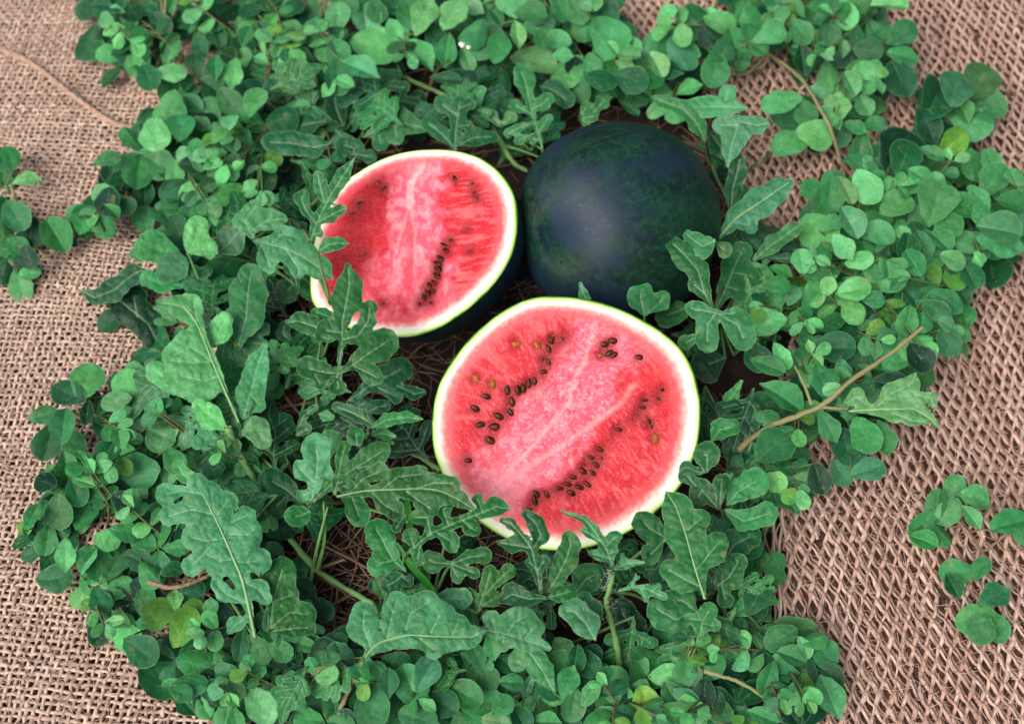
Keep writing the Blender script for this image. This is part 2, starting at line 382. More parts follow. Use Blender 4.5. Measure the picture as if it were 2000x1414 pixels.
def style_back(qx, qy, U):
    wob = (fbm(qx/22, qy/22, 52)-.47)
    col = np.tile(RED, (len(qx), 1))
    col = mixn(col, (.64, .032, .042), smooth(.40, .60, fbm(qx/16, qy/13, 59))*.8); fib = fbm(qx/14, qy/3.2, 14); col = mixn(col, (.34, .002, .006), smooth(.38, .26, fib)*.5)
    # short transverse streaks on the right flank
    st = fbm(qx/26, (qy+qx*.15)/4.5, 61); fl = smooth(860, 900, qx)
    col = mixn(col, (.76, .14, .14), smooth(.45, .6, st)*fl*.7)
    col = mixn(col, (.50, .004, .008), smooth(.42, .3, st)*fl*.7)
    axx = 812-(qy-470)*.03
    t = qx-axx; wid = 50+wob*60+smooth(380, 560, qy)*14
    core = smooth(wid+12, wid-14, np.abs(t))*smooth(645, 600, qy)
    core2 = smooth(wid+42, wid+10, np.abs(t+12))*smooth(480, 540, qy)*smooth(650, 600, qy)
    core = np.maximum(core, core2*.8)
    col = mixn(col, PINK, core)
    col = mixn(col, (.82, .20, .25), core*smooth(.42, .62, fbm(qx/8, qy/12, 71)))
    col = mixn(col, (.86, .32, .36), core*smooth(.5, .72, fbm(qx/20, qy/26, 73))*.8)
    col = mixn(col, (.80, .05, .07), band(qx, qy, [(800, 430), (802, 490), (800, 560)], 15)*.6)
    jx = (vn(qx/9, qy/9, 5)-.5)*5
    col = mixn(col, (.86, .38, .38), smooth(9, 5, seg_dist(qx+jx*.6, qy, 804, 362, 801, 405)[0])*.7)
    col = mixn(col, (.86, .36, .34), band(qx+jx, qy, [(799, 408), (790, 440), (778, 480), (770, 520)], 3.2)*.45)
    col = mixn(col, (.86, .36, .34), band(qx+jx, qy, [(803, 408), (812, 450), (813, 500), (810, 540)], 3.2)*.45)
    col = mixn(col, (.94, .60, .45), band(qx+jx, qy, [(806, 358), (825, 330), (833, 305)], 5)*.7)
    col = mixn(col, PALE, band(qx, qy, [(820, 305), (815, 335)], 22)*.5)
    lb = [(735, 350), (705, 395), (688, 440), (690, 490), (700, 540)]
    col = mixn(col, (.30, .002, .006), band(qx, qy, lb, 30+wob*40)*.9)
    col = mixn(col, (.40, .003, .007), band(qx, qy, [(875, 475), (860, 510), (845, 560), (825, 590)], 13)*.8)
    col = mixn(col, (.50, .004, .008), band(qx, qy, [(780, 590), (795, 610)], 10)*.8)
    col = mixn(col, (.46, .003, .007), band(qx, qy, [(735, 570), (745, 590)], 12)*.8)
    col = rind_mix(col, qx, qy, U+.02*np.cos(np.arctan2(qy-475, qx-808)-1.0), .885, .955, 90, U)
    relief = (fbm(qx/26, qy/26, 97)-.5)*.0022+core*(fbm(qx/8, qy/8, 98)-.5)*.0007
    return col, relief*smooth(.88, .8, U), smooth(.90, .78, U)
D = math.radians
sf = [(545,318,20,3,'o'),(652,322,20,60,'o'),(783,293,11,95,'n'),(722,300,16,60,'d'),(730,289,10,10,'n'),(712,345,18,60,'d'),(708,410,15,60,'d'),(680,395,8,80,'n'),(685,460,17,10,'d'),(338,494,20,40,'o'),(422,522,22,88,'o'),(393,588,21,20,'d'),(333,648,21,30,'d'),(360,732,21,-10,'d'),(410,810,21,30,'w'),(433,742,21,5,'w'),(455,686,22,30,'d'),(298,913,18,5,'d'),(500,555,20,85,'d'),(555,555,20,80,'d'),(580,545,18,75,'d'),(608,520,19,95,'d'),(640,508,18,80,'d'),(522,612,20,75,'d'),(515,668,20,55,'d'),(1038,303,18,5,'w'),(995,320,17,10,'w'),(1018,368,18,-35,'d'),(1046,376,17,-40,'d'),(974,378,10,0,'o'),(1172,387,16,10,'w'),(1288,553,15,15,'n'),(1202,607,14,5,'n'),(1270,600,14,20,'n'),(1190,643,14,5,'n'),(1222,712,12,60,'n'),(1235,738,10,60,'n'),(1255,800,22,92,'o'),(1068,755,17,8,'n'),(970,856,19,30,'n'),(922,896,17,25,'n'),(983,901,8,0,'d'),(953,937,19,35,'n'),(885,967,18,45,'d'),(892,935,7,60,'n'),(938,979,19,35,'n'),(835,999,16,15,'d'),(908,1034,19,35,'n'),(805,1034,17,20,'n'),(865,1050,19,25,'n'),(762,1057,17,10,'n'),(825,1080,18,30,'d'),(700,1085,20,60,'n'),(648,1085,17,50,'d'),(640,1120,20,70,'n'),(612,1165,12,10,'n'),(1165,683,7,20,'n')]
sf = [(800+x/2.618, 550+y/2.618, L, D(a), k) for x, y, L, a, k in sf]
sb = [(1062,272,14,60,'d'),(548,295,8,30,'n'),(585,340,13,-40,'n'),(425,440,15,-10,'d'),(375,510,13,10,'d'),(460,785,11,-50,'n'),(1180,305,9,-25,'n'),(1193,367,8,-20,'n'),(1215,405,7,0,'n'),(1150,610,7,10,'n'),(1040,687,13,15,'n'),(985,715,14,25,'n'),(1003,757,15,35,'d'),(962,808,17,45,'d'),(942,842,17,30,'n'),(948,880,18,20,'d'),(942,925,18,45,'d'),(920,970,16,35,'n'),(888,988,13,60,'d'),(908,1027,16,20,'n'),(878,1040,14,60,'d'),(852,1068,14,70,'d'),(903,1110,9,10,'w'),(587,1115,11,70,'d'),(825,1115,9,60,'n'),(1170,760,6,20,'n')]
sb = [(580+x/3.449, 270+y/3.449, L, D(a), k) for x, y, L, a, k in sb]
CF, RF, nF = half_melon(OUT_F, .104, D(6), (.3, -1), .96, 'cut watermelon half in front, lowest in the photo, seeded red face turned up', sf, style_front)
CB, RB, nB = half_melon(OUT_B, .104, D(33), (-.75, .62), 1.06, 'cut watermelon half at back left beside the whole melon, behind a lobed leaf', sb, style_back)
# whole melon
zw = .088; CW = pt(1207, 434, zw); dW = np.linalg.norm(CW-CAM); RW = 201*dW/F*.985
uu, vv = np.meshgrid(np.linspace(0, math.pi, 90), np.linspace(0, 2*math.pi, 160, endpoint=False), indexing='ij')
th, ph = uu.ravel(), vv.ravel()
rr = 1+(.013*np.cos(ph*6+.6)+.006*np.cos(ph*10))*np.sin(th)**2-.035*np.exp(-(th/.16)**2)-.03*np.exp(-((math.pi-th)/.16)**2)
Vw = np.c_[np.sin(th)*np.cos(ph)*.985*rr, np.sin(th)*np.sin(ph)*.965*rr, np.cos(th)*1.02*rr]*RW
i, j = np.meshgrid(np.arange(89), np.arange(160), indexing='ij'); j2 = (j+1) % 160
Qw = np.stack([i*160+j, (i+1)*160+j, (i+1)*160+j2, i*160+j2], -1).reshape(-1, 4)
o = link('whole_watermelon', mkmesh('whole_watermelon', Vw, Qw, M_skin))
o.location = CW; o.rotation_euler = (math.radians(70), math.radians(15), math.radians(-62))
tag(o, 'whole dark green watermelon with bluish bloom and painted sheen, uncut, behind the two halves', 'watermelon', 'watermelons in the middle')
print('melons CF', CF, RF, 'CB', CB, RB, 'CW', CW, RW, 'dWB', np.linalg.norm(CW-CB), 'dWF', np.linalg.norm(CW-CF), 'dFB', np.linalg.norm(CF-CB))
MEL = [(CF, RF), (CB, RB), (CW, RW)]
def in_melon(P, k=.97): return any(np.linalg.norm(np.asarray(P)-c) < r*k for c, r in MEL)

# ------------------------------------------------------------------ woven sheets
def grd(poly): return [tuple(pt(x, y, .012)[:2]) for x, y in poly]
L_POLY = grd([(-160,-140),(690,-140),(640,100),(520,260),(470,420),(440,600),(430,800),(420,980),(400,1100),(430,1250),(560,1600),(-160,1600)])
R_POLY = grd([(1180,-140),(1210,70),(1330,130),(1440,240),(1440,330),(1500,470),(1560,620),(1500,800),(1530,960),(1528,1200),(1560,1350),(1640,1600),(2200,1600),(2200,-140)])
def sheet_z(x, y, s): return .010+.010*(fbm(x*5, y*5, s, 3)-.4)+.004*(vn(x*22, y*22, s+3)-.5)
def runs(mask):
    idx = np.flatnonzero(mask); 
    if len(idx) == 0: return []
    return [r for r in np.split(idx, np.flatnonzero(np.diff(idx) > 1)+1) if len(r) > 3]
bag = Bag(); p = .0057
nL = 140
for k in range(-10, 112):                    # threads running up the picture
    ys = np.arange(-.50, .95, p/4); x0 = -.68+k*p
    x = x0+.010*(fbm(np.full_like(ys, x0)*3, ys*3, 5)-.5)*4+.0011*(vn(np.full_like(ys, k*7.3), ys*120, 8)-.5)*2+ys*.10
    z = sheet_z(x, ys, 11)+.0009*np.cos(math.pi*ys/p+k*math.pi)
    m_ = poly_in(x, ys, L_POLY)
    for r in runs(m_):
        rad = .00170*(.66+.6*vn(ys[r]*200, np.full(len(r), k*3.1), 4)) ; V, Q = tube(np.c_[x[r], ys[r], z[r]], rad, 5, .55); bag.add(V, Q, rng.random()*.8)
for k in range(255):
    xs = np.arange(-.75, .06, p/4); y0 = -.50+k*p
    y = y0+.010*(fbm(xs*3, np.full_like(xs, y0)*3, 6)-.5)*3+.0011*(vn(xs*120, np.full_like(xs, k*5.7), 9)-.5)*2-xs*.06
    z = sheet_z(xs, y, 11)-.0009*np.cos(math.pi*(xs+.68)/p+k*math.pi)
    m_ = poly_in(xs, y, L_POLY)
    for r in runs(m_):
        rad = .00165*(.62+.7*vn(xs[r]*200, np.full(len(r), k*2.1), 7)); V, Q = tube(np.c_[xs[r], y[r], z[r]], rad, 5, .55); bag.add(V, Q, rng.random()*.8)
# loose fibres
def fuzz(bag, poly, n, s, mask=None):
    xs_ = np.array([q[0] for q in poly]); ys_ = np.array([q[1] for q in poly])
    for _ in range(n):
        x, y = rng.uniform(xs_.min(), xs_.max()), rng.uniform(ys_.min(), min(ys_.max(), .9))
        if not poly_in(np.array([x]), np.array([y]), poly)[0]: continue
        a = rng.uniform(0, 6.28); L = rng.uniform(.004, .012); u = np.linspace(-.5, .5, 4)
        X_ = x+np.cos(a)*L*u; Y_ = y+np.sin(a)*L*u+L*.3*u*u
        V, Q = tube(np.c_[X_, Y_, sheet_z(X_, Y_, s)+.0015+.0015*rng.random()], .00025, 3); bag.add(V, Q, rng.random())
fuzz(bag, L_POLY, 14000, 11)
left = empty('sackcloth', (-.42, .1, .01)); tag(left, 'open square-weave tan sackcloth spread on the ground along the left side', 'sackcloth')
o = child('weave', bag.mesh('weave', M_yarn), left); o['kind'] = 'stuff'
for k, pl in enumerate([[(-40, 70), (60, 118), (130, 172), (200, 222), (240, 240), (300, 246)], [(205, 112), (250, 138), (300, 170), (330,190)]]):
    P3 = np.array([pt(x, y, .02) for x, y in pl]); P3 = spline(P3, 70)
    P3[:, 2] = sheet_z(P3[:, 0], P3[:, 1], 11)+.0035
    b2 = Bag(); 
    for q in range(3):
        an = np.linspace(0, 60, 70)+q*2.1; off = np.c_[np.zeros(70), np.cos(an), np.sin(an)]*.0016
        V, Q = tube(P3+off, .0019 if k == 0 else .0013, 6); b2.add(V, Q, .02)
    child('hem', b2.mesh('hem', M_yarn), left)
# right: looped knitted net, strands zigzag so the holes are tall diamonds
bag = Bag(); p = .0053; Lz = .0225
for layer in range(2):
    for k in range(150):
        ys = np.arange(-.50, .95, Lz/10); x0 = .02+k*p
        dri = .012*(fbm(np.full_like(ys, x0)*3, ys*3, 25)-.5)*3-ys*.06
        yw = ys+.009*(vn(np.full_like(ys, x0)*30, ys*30, 27)-.5)+.004*(vn(np.full_like(ys, k*4.7), ys*60, 33)-.5)
        x = x0+dri+(-1)**k*p*.38*np.cos(2*math.pi*yw/Lz)*(.8+.5*vn(np.full_like(ys, k*3.3), ys*90, 29))+.0016*(vn(np.full_like(ys, k*9.3), ys*130, 28)-.5)
        z = sheet_z(x, ys, 21)+.0013*np.cos(4*math.pi*yw/Lz+(k % 2)*1.5)-layer*.0045
        yy = ys+layer*Lz*.25; x = x+layer*p*.5
        m_ = poly_in(x, yy, R_POLY) & (vn(np.full_like(ys, k*5.3), ys*45, 31) > .07)
        for r in runs(m_):
            rad = .0016*(.5+1.1*vn(ys[r]*170, np.full(len(r), k*3.1), 24)); V, Q = tube(np.c_[x[r], yy[r], z[r]], rad, 5, .7); bag.add(V, Q, rng.random()*.7*(1-layer*.4))
fuzz(bag, R_POLY, 14000, 21)
right = empty('knitted_net', (.5, .1, .01)); tag(right, 'loose-knit pinkish brown net with diamond holes spread along the right side', 'net')
o = child('weave', bag.mesh('weave', M_yarn2), right); o['kind'] = 'stuff'
bag = Bag()                                   # frayed selvage
for k in range(9):
    ys_ = np.linspace(930, 1330, 60); P3 = np.array([pt(1502+k*3.2+9*math.sin(y/47+k*2.1)+5*math.sin(y/19+k), y, .012) for y in ys_[(k*5) % 17:60-(k*7) % 23]])
    P3[:, 2] = .006+.004*np.sin(np.linspace(0, 9, len(P3))+k)+k*.0006
    V, Q = tube(P3, .0008+.0003*(k % 3), 5); bag.add(V, Q, .1*k)
child('selvage', bag.mesh('selvage', M_yarn2), right)
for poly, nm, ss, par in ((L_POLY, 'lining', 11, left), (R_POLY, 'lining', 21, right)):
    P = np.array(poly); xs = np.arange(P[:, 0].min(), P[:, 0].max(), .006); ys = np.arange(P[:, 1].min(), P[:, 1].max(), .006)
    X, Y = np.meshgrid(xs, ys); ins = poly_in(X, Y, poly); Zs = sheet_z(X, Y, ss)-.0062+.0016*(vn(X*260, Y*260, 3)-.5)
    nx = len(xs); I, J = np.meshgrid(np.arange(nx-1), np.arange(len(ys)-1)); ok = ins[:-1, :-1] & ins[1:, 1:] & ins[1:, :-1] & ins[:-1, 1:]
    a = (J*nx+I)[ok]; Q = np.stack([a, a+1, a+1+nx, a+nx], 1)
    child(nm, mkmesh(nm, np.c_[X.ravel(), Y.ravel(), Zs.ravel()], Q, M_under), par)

# ------------------------------------------------------------------ straw on the soil
SHAPES = [[(560,990),(760,990),(800,1150),(720,1260),(600,1230)],[(640,130),(900,150),(1200,220),(1160,330),(960,330),(700,260)],[(1290,110),(1580,90),(1560,230),(1420,300)],[(1370,300),(1460,380),(1430,420)],[(440,860),(560,950),(420,960)],[(540,560),(640,560),(640,800),(540,800)],[(1450,800),(1640,850),(1560,980),(1420,900)],[(620,1240),(760,1230),(760,1330),(640,1330)],[(380,1240),(520,1330),(600,1414),(460,1414)]]
def straw_tube(x, y, z, a, L, r):
    u = np.linspace(-.5, .5, 7); c = rng.uniform(-.25, .25)
    P = np.c_[x+np.cos(a)*L*u-np.sin(a)*L*c*u*u, y+np.sin(a)*L*u+np.cos(a)*L*c*u*u, z+rng.uniform(-.15, .15)*L*u]
    return tube(P, r*(1-.5*np.abs(u)), 5, .6)
bag = Bag()
for pi_, poly in enumerate(SHAPES+[[(760,650),(900,680),(860,920),(700,860)],[(900,1030),(1200,1060),(1250,1180),(900,1180)],[(980,560),(1240,600),(1420,640),(1400,500),(1000,480)]]):
    P = np.array(poly)
    for _ in range(300 if pi_ < len(SHAPES) else 160):
        x, y = rng.uniform(P[:, 0].min()-20, P[:, 0].max()+20), rng.uniform(P[:, 1].min()-20, P[:, 1].max()+20)
        q = pt(x, y, .0); V, Q = straw_tube(q[0], q[1], rng.uniform(-.003, .008), rng.uniform(0, 3.14), rng.uniform(.012, .05), rng.uniform(.0004, .0011)); bag.add(V, Q, rng.random()**2)
o = link('straw_litter', bag.mesh('straw_litter', M_straw)); o['kind'] = 'stuff'; tag(o, 'thin brown straw bits littering the dark soil under the plants', 'straw')
ns = 0
PLACE = ['in the straw gap at lower left of the melons', 'in the shade between the top greenery and the back half', 'in the dark gap at the top right of the middle', 'by the right shoulder of the whole melon', 'at the foot of the thick pale stalk left', 'under the leaves left of the back half', 'below the woody branch at right', 'beneath the large arching leaf at the bottom', 'beside the slanting twig at bottom left']
for poly, plc in zip(SHAPES, PLACE):
    P = np.array(poly)
    for _ in range(8):
        x, y = rng.uniform(P[:, 0].min(), P[:, 0].max()), rng.uniform(P[:, 1].min(), P[:, 1].max())
        if not poly_in(np.array([x]), np.array([y]), poly)[0]: continue
        q = pt(x, y, .008)
        if in_melon(q): continue
        Ls, Rs, Ts = rng.uniform(.04, .085), rng.uniform(.001, .0021), rng.random()
        V, Q = straw_tube(0, 0, rng.uniform(.001, .006), rng.uniform(0, 3.14), Ls, Rs)
        look = ('short', 'long')[Ls > .062]+' '+('thin', 'thick')[Rs > .00155]+' '+('brown', 'pale')[Ts > .5]
        b2 = Bag(); b2.add(V, Q, Ts); o = link('straw_stalk', b2.mesh('straw_stalk', M_straw)); o.location = q
        tag(o, look+' straw stalk '+plc, 'straw', 'straw stalks '+plc)

# ------------------------------------------------------------------ leaves
def chain_field(gx, gy, chains, k):
    """smooth union of rounded cones; returns sdf, distance to nearest vein, vein herringbone"""
    sd = np.full(gx.shape, 1e3); vein = np.full(gx.shape, 1e3); her = np.zeros(gx.shape)
    for ch in chains:
        ox = gx; acc = 0
        for (ax, ay, ar), (bx, by, br) in zip(ch[:-1], ch[1:]):
            d, t = seg_dist(gx, gy, ax, ay, bx, by)
            q = d-(ar+(br-ar)*t)
            h = np.clip(.5+.5*(sd-q)/k, 0, 1); sd = sd*(1-h)+q*h-k*h*(1-h)
            L = math.hypot(bx-ax, by-ay)
            s = acc+t*L; sp = 17.0
            hb = ((s-d*.75)/sp) % 1.0; hb = np.minimum(hb, 1-hb)*sp
            near = d < vein
            her = np.where(near, hb, her); vein = np.minimum(vein, d); acc += L
    return sd, vein, her
def leaf_grid(chains, h, k=9., rag=2.2, seed=0):
    A = np.array([q for ch in chains for q in ch])
    x0, x1 = (A[:, 0]-A[:, 2]).min()-8, (A[:, 0]+A[:, 2]).max()+8
    y0, y1 = (A[:, 1]-A[:, 2]).min()-8, (A[:, 1]+A[:, 2]).max()+8
    xs = np.arange(x0, x1, h); ys = np.arange(y0, y1, h); gx, gy = np.meshgrid(xs, ys)
    def f(x, y):
        s, v, hb = chain_field(x, y, chains, k)
        return s+rag*(vn(x/11, y/11, seed)-.5)*2+rag*.5*(vn(x/4.5, y/4.5, seed+1)-.5)*2, v, hb
    s, v, hb = f(gx, gy)
    for _ in range(2):
        e = .5; gxx = (f(gx+e, gy)[0]-s)/e; gyy = (f(gx, gy+e)[0]-s)/e; l = gxx**2+gyy**2+1e-6
        out = (s > 0) & (s < h*2.2)
        gx = np.where(out, gx-s*gxx/l, gx); gy = np.where(out, gy-s*gyy/l, gy); s, v, hb = f(gx, gy)
    s0 = f(*np.meshgrid(xs, ys))[0]; ins = s0 < 0
    ny, nx = ins.shape; cell = ins[:-1, :-1] | ins[1:, :-1] | ins[:-1, 1:] | ins[1:, 1:]
    I, J = np.meshgrid(np.arange(nx-1), np.arange(ny-1)); a = (J*nx+I)[cell]
    Q = np.stack([a, a+nx, a+1+nx, a+1], 1)
    used = np.unique(Q); mp = np.full(nx*ny, -1); mp[used] = np.arange(len(used)); Q = mp[Q]
    return gx.ravel()[used], gy.ravel()[used], s.ravel()[used], v.ravel()[used], hb.ravel()[used], Q
PXM = DIST/F                                    # about one photo pixel in metres at the subject
def leaf_attrs(s, v, hb, fine=1.0):
    vein = np.maximum(np.exp(-(v/1.7)**2), .50*np.exp(-(hb/1.1)**2)*np.exp(-v/38))*fine
    return {'vein': vein, 'edge': np.exp(-(np.maximum(-s, 0)/1.7)**2)}
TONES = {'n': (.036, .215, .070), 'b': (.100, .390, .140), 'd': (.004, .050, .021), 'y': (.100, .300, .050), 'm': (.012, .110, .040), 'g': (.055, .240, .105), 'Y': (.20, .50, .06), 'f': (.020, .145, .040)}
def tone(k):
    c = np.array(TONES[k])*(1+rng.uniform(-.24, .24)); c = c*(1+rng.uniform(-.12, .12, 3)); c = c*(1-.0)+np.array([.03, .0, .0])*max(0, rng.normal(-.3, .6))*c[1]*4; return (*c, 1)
def relief(gx, gy, s, v, hb, seed):
    r = 2.2*np.exp(-(v/6)**2)*-1 - .9*np.exp(-(hb/3)**2)*np.exp(-v/40)
    r += (fbm(gx/55, gy/55, seed)-.47)*17+(fbm(gx/13, gy/13, seed+3)-.47)*3.5
    r += 3.0*np.exp(-(np.maximum(-s, 0)/9)**2)*(vn(gx/22, gy/22, seed+7)-.6)*2
    return r

HBOX = []
def over_hero(x, y): return any(a < x < c and b < y < d for a, b, c, d in HBOX)
LEAVES = []    # (kind, object, base3d, px, py)
def hero(ox, oy, sc, chains, z, tn='n', tilt=(0, 0), droop=.0016, kind='w', rag=1.6, mid=0):
    ch = [[(ox+x/sc, oy+y/sc, r/sc) for x, y, r in c] for c in chains]
    seed = int(rng.integers(1000))
    gx, gy, s, v, hb, Q = leaf_grid(ch, 2.2, 8., rag, seed)
    mx_, my_ = (gx.max()-gx.min())*.14, (gy.max()-gy.min())*.14
    HBOX.append((gx.min()+mx_, gy.min()+my_, gx.max()-mx_, gy.max()-my_))
    bx, by = ch[0][0][:2]; P0 = pt(bx, by, z)
    n = unit(np.array([0, 0, 1.0])*.62+V0(P0)*.55+RGT*(tilt[0]+rng.uniform(-.08, .08))+np.array([0, 1, 0])*(tilt[1]+rng.uniform(-.08, .08)))
    P = on_plane(gx, gy, P0, n)
    dm = np.full(gx.shape, 1e9)
    for (a, b, _), (c, e, _) in zip(ch[0][:-1], ch[0][1:]): dm = np.minimum(dm, seg_dist(gx, gy, a, b, c, e)[0])
    r = relief(gx, gy, s, v, hb, seed)-droop*dm**2
    P = P+n[None]*(np.clip(r, -28, 28)*PXM)[:, None]
    P[:, 2] = np.maximum(P[:, 2], .004)
    m_ = mkmesh('leaf', P-P0, Q, M_leaf if kind == 'w' else M_round, leaf_attrs(s, v, hb, 1.0 if kind == 'w' else .55))
    o = link('leaf', m_); o.location = P0; o.color = tone(tn)
    if mid:
        c0 = spline(np.array([[q[0], q[1], 0] for q in ch[0]]), 26)[:, :2]
        idx = [int(np.argmin((gx-a)**2+(gy-b)**2)) for a, b in c0]
        Pm = P[idx]+n[None]*.0004; Pm = np.vstack([Pm[:1], (Pm[:-2]+Pm[1:-1]*2+Pm[2:])/4, Pm[-1:]])
        on = on_plane(c0[:, 0], c0[:, 1], P0, n); hgt = (Pm-on)@n; Pm = on+n[None]*hgt[:, None]
        V_, Q_ = tube(Pm-P0, np.linspace(mid, mid*.2, 26), 6); b_ = Bag(); b_.add(V_, Q_, .0)
        link('midrib', b_.mesh('midrib', M_rib), o)
    LEAVES.append((kind, o, P0, bx, by))
# --- templates in local space for the small round leaves and the low fill of lobed ones
def template(chains, size, kind, seed, cup, fold=0.):
    gx, gy, s, v, hb, Q = leaf_grid(chains, size/40. if kind == 'r' else size/75., 6. if kind == 'r' else 9., .8 if kind == 'r' else 2.0, seed)
    r = relief(gx*1.0, gy, s, v, hb, seed)*(.55 if kind == 'r' else 1)
    r += cup*(gy**2)/size*1.2-.0022*gx**2+fold*np.abs(gy)
    return mkmesh('leaf', np.c_[gx, -gy, r]/size, Q, M_round if kind == 'r' else M_leaf, leaf_attrs(s, v, hb, .5 if kind == 'r' else .9))
RT = []
for i_ in range(14):
    L = 64.; wd = rng.uniform(17, 27); a_ = rng.uniform(-5, 5)
    ch = [[(0, 0, 2), (16, 0, wd*.62), (36, a_*.5, wd), (L-wd*.9, a_, wd*rng.uniform(.8, .95))]]
    if i_ % 5 == 4: ch = [[(0, 0, 2), (18, 0, 12), (38, 0, 20), (62, 0, 3)]]
    RT.append(template(ch, 64., 'r', i_*13+5, rng.choice([-.35, .25, .6, .15]), (0, .35, 0, .6, 0, -.3)[i_ % 6]))
WT = []
for i_ in range(6):
    ch = [[(0, 0, 4), (50, 0, 9), (100, rng.uniform(-8, 8), 14), (150, rng.uniform(-14, 14), 24), (185, rng.uniform(-18, 18), 12)]]
    for t_, l_, w_ in ((38, 62, 17), (78, 66, 18), (112, 44, 15)):
        for sg in (-1, 1):
            a_ = math.radians(rng.uniform(42, 68)); L_ = l_*rng.uniform(.8, 1.2)
            ex, ey = t_+math.cos(a_)*L_, sg*math.sin(a_)*L_
            ch.append([(t_, 0, 7), (t_+(ex-t_)*.5, ey*.55, w_*.75), (ex, ey, w_)])
            if rng.random() < .5: ch.append([(t_+(ex-t_)*.5, ey*.5, 6), (t_+(ex-t_)*.95+14, ey*.55, w_*.6)])
    WT.append(template(ch, 190., 'w', i_*31+9, -.12))
def small(px, py, L, ang, z, tn, kind='r', tlt=.22, centered=True, me=None, hub=None):
    """leaf of photo length L pointing along ang (degrees, clockwise from right in the picture)"""
    a = math.radians(ang); ca, sa = math.cos(a), math.sin(a)
    bx, by = (px-ca*L/2, py-sa*L/2) if centered else (px, py)
    B = pt(bx, by, z); n = unit(np.array([0, 0, 1.0])*.75+V0(B)*.4+rng.normal(0, tlt, 3))
    T = on_plane([bx+ca*L], [by+sa*L], B, n)[0]; x = T-B; sc = np.linalg.norm(x); x = x/sc; y = np.cross(n, x)
    if in_melon(B) or in_melon(T) or sc > L*PXM*1.5: return
    me = me or (RT if kind == 'r' else WT)[int(rng.integers(len(RT if kind == 'r' else WT)))]
    o = link('leaf', me)
    ws = sc*rng.uniform(.9, 1.12)
    M_ = Matrix(((x[0]*sc, y[0]*ws, n[0]*sc, B[0]), (x[1]*sc, y[1]*ws, n[1]*sc, B[1]), (x[2]*sc, y[2]*ws, n[2]*sc, B[2]), (0, 0, 0, 1)))
    o.matrix_basis = M_; o.color = tone(tn); LEAVES.append((kind, o, B, bx, by, hub))

# hero lobed leaves: chains of (x, y, half width) read off the enlarged photograph
A4 = (500, 500, 4.7125); A5 = (500, 800, 3.535); A7 = (650, 914, 2.829); A8 = (1300, 914, 2.829); A35 = (1300, 450, 2.829); A3 = (1300, 0, 2.829)
A2 = (650, 0, 2.829); A2b = (580, 270, 3.449); AL = (0, 450, 2.829); A6 = (0, 914, 2.829); A3b = (980, 220, 3.535)
H = hero
# behind / low ones first
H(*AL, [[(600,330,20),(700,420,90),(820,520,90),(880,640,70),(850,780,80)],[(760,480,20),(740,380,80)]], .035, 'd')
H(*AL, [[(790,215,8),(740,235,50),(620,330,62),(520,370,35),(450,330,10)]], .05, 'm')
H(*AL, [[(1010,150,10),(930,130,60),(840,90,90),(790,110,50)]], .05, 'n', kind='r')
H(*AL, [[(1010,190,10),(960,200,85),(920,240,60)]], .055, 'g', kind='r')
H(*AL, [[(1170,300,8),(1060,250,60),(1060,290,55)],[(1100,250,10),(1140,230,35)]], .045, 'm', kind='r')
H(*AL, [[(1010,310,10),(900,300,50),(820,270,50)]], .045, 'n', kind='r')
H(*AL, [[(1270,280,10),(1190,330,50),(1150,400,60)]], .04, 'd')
H(*AL, [[(1310,650,10),(1360,480,95),(1370,340,105),(1380,240,65)]], .065, 'n', droop=.003)
H(*AL, [[(1320,1060,6),(1190,760,20),(1090,520,30),(1010,420,70),(880,400,20)],[(1190,740,10),(1050,640,90),(960,690,70)],[(1220,800,10),(1120,830,110),(1000,800,100)],[(1180,720,8),(1060,730,25),(940,720,20)],[(1090,520,10),(1070,420,50),(1070,390,42)]], .07, 'b', droop=.0006, mid=.0011)
H(*AL, [[(1140,620,12),(1210,560,68),(1240,500,50)]], .08, 'b')
H(*AL, [[(1090,900,8),(960,850,60),(860,780,60)],[(960,850,30),(1060,930,20)]], .075, 'b')
H(*AL, [[(1320,1100,8),(1380,900,80),(1420,740,65),(1460,640,20)],[(1380,900,20),(1430,960,40)]], .065, 'g')
H(*AL, [[(1250,1095,10),(1160,1030,70),(1100,970,42)]], .075, 'b', kind='r')
H(*AL, [[(1230,1150,10),(1140,1150,62),(1090,1170,40)]], .06, 'g', kind='r')
H(*AL, [[(1330,1120,10),(1420,1100,70),(1450,1160,50)]], .07, 'g', kind='r')
H(*AL, [[(1040,130,10),(1080,40,70),(1090,-20,65)],[(1060,110,20),(1150,100,55)]], .075, 'b')
H(*AL, [[(1190,140,12),(1270,60,80),(1320,0,40)]], .06, 'g')
H(*A6, [[(1410,940,5),(1345,640,40),(1290,500,85),(1220,340,100),(1160,220,95),(1090,90,60)],[(1200,260,12),(1060,230,70),(930,260,52)],[(1140,150,10),(1000,120,25),(920,140,66)],[(1270,380,12),(1140,400,90),(1060,380,65)],[(1310,500,12),(1210,510,90),(1150,480,60)],[(1170,420,12),(1060,530,62)],[(1180,230,10),(1165,130,55)],[(1200,260,10),(1250,190,68)],[(1260,360,12),(1370,370,78),(1390,340,55)],[(1310,520,10),(1420,510,80)],[(1270,300,12),(1360,260,55)],[(1340,620,10),(1430,670,58),(1470,720,35)],[(1350,740,10),(1240,690,45),(1200,640,40)],[(1370,820,10),(1300,860,45),(1270,900,15)]], .075, 'g', droop=.0008, mid=.0014)
H(*A6, [[(1190,200,10),(1100,90,45),(1010,30,40),(980,-20,35)]], .07, 'b')
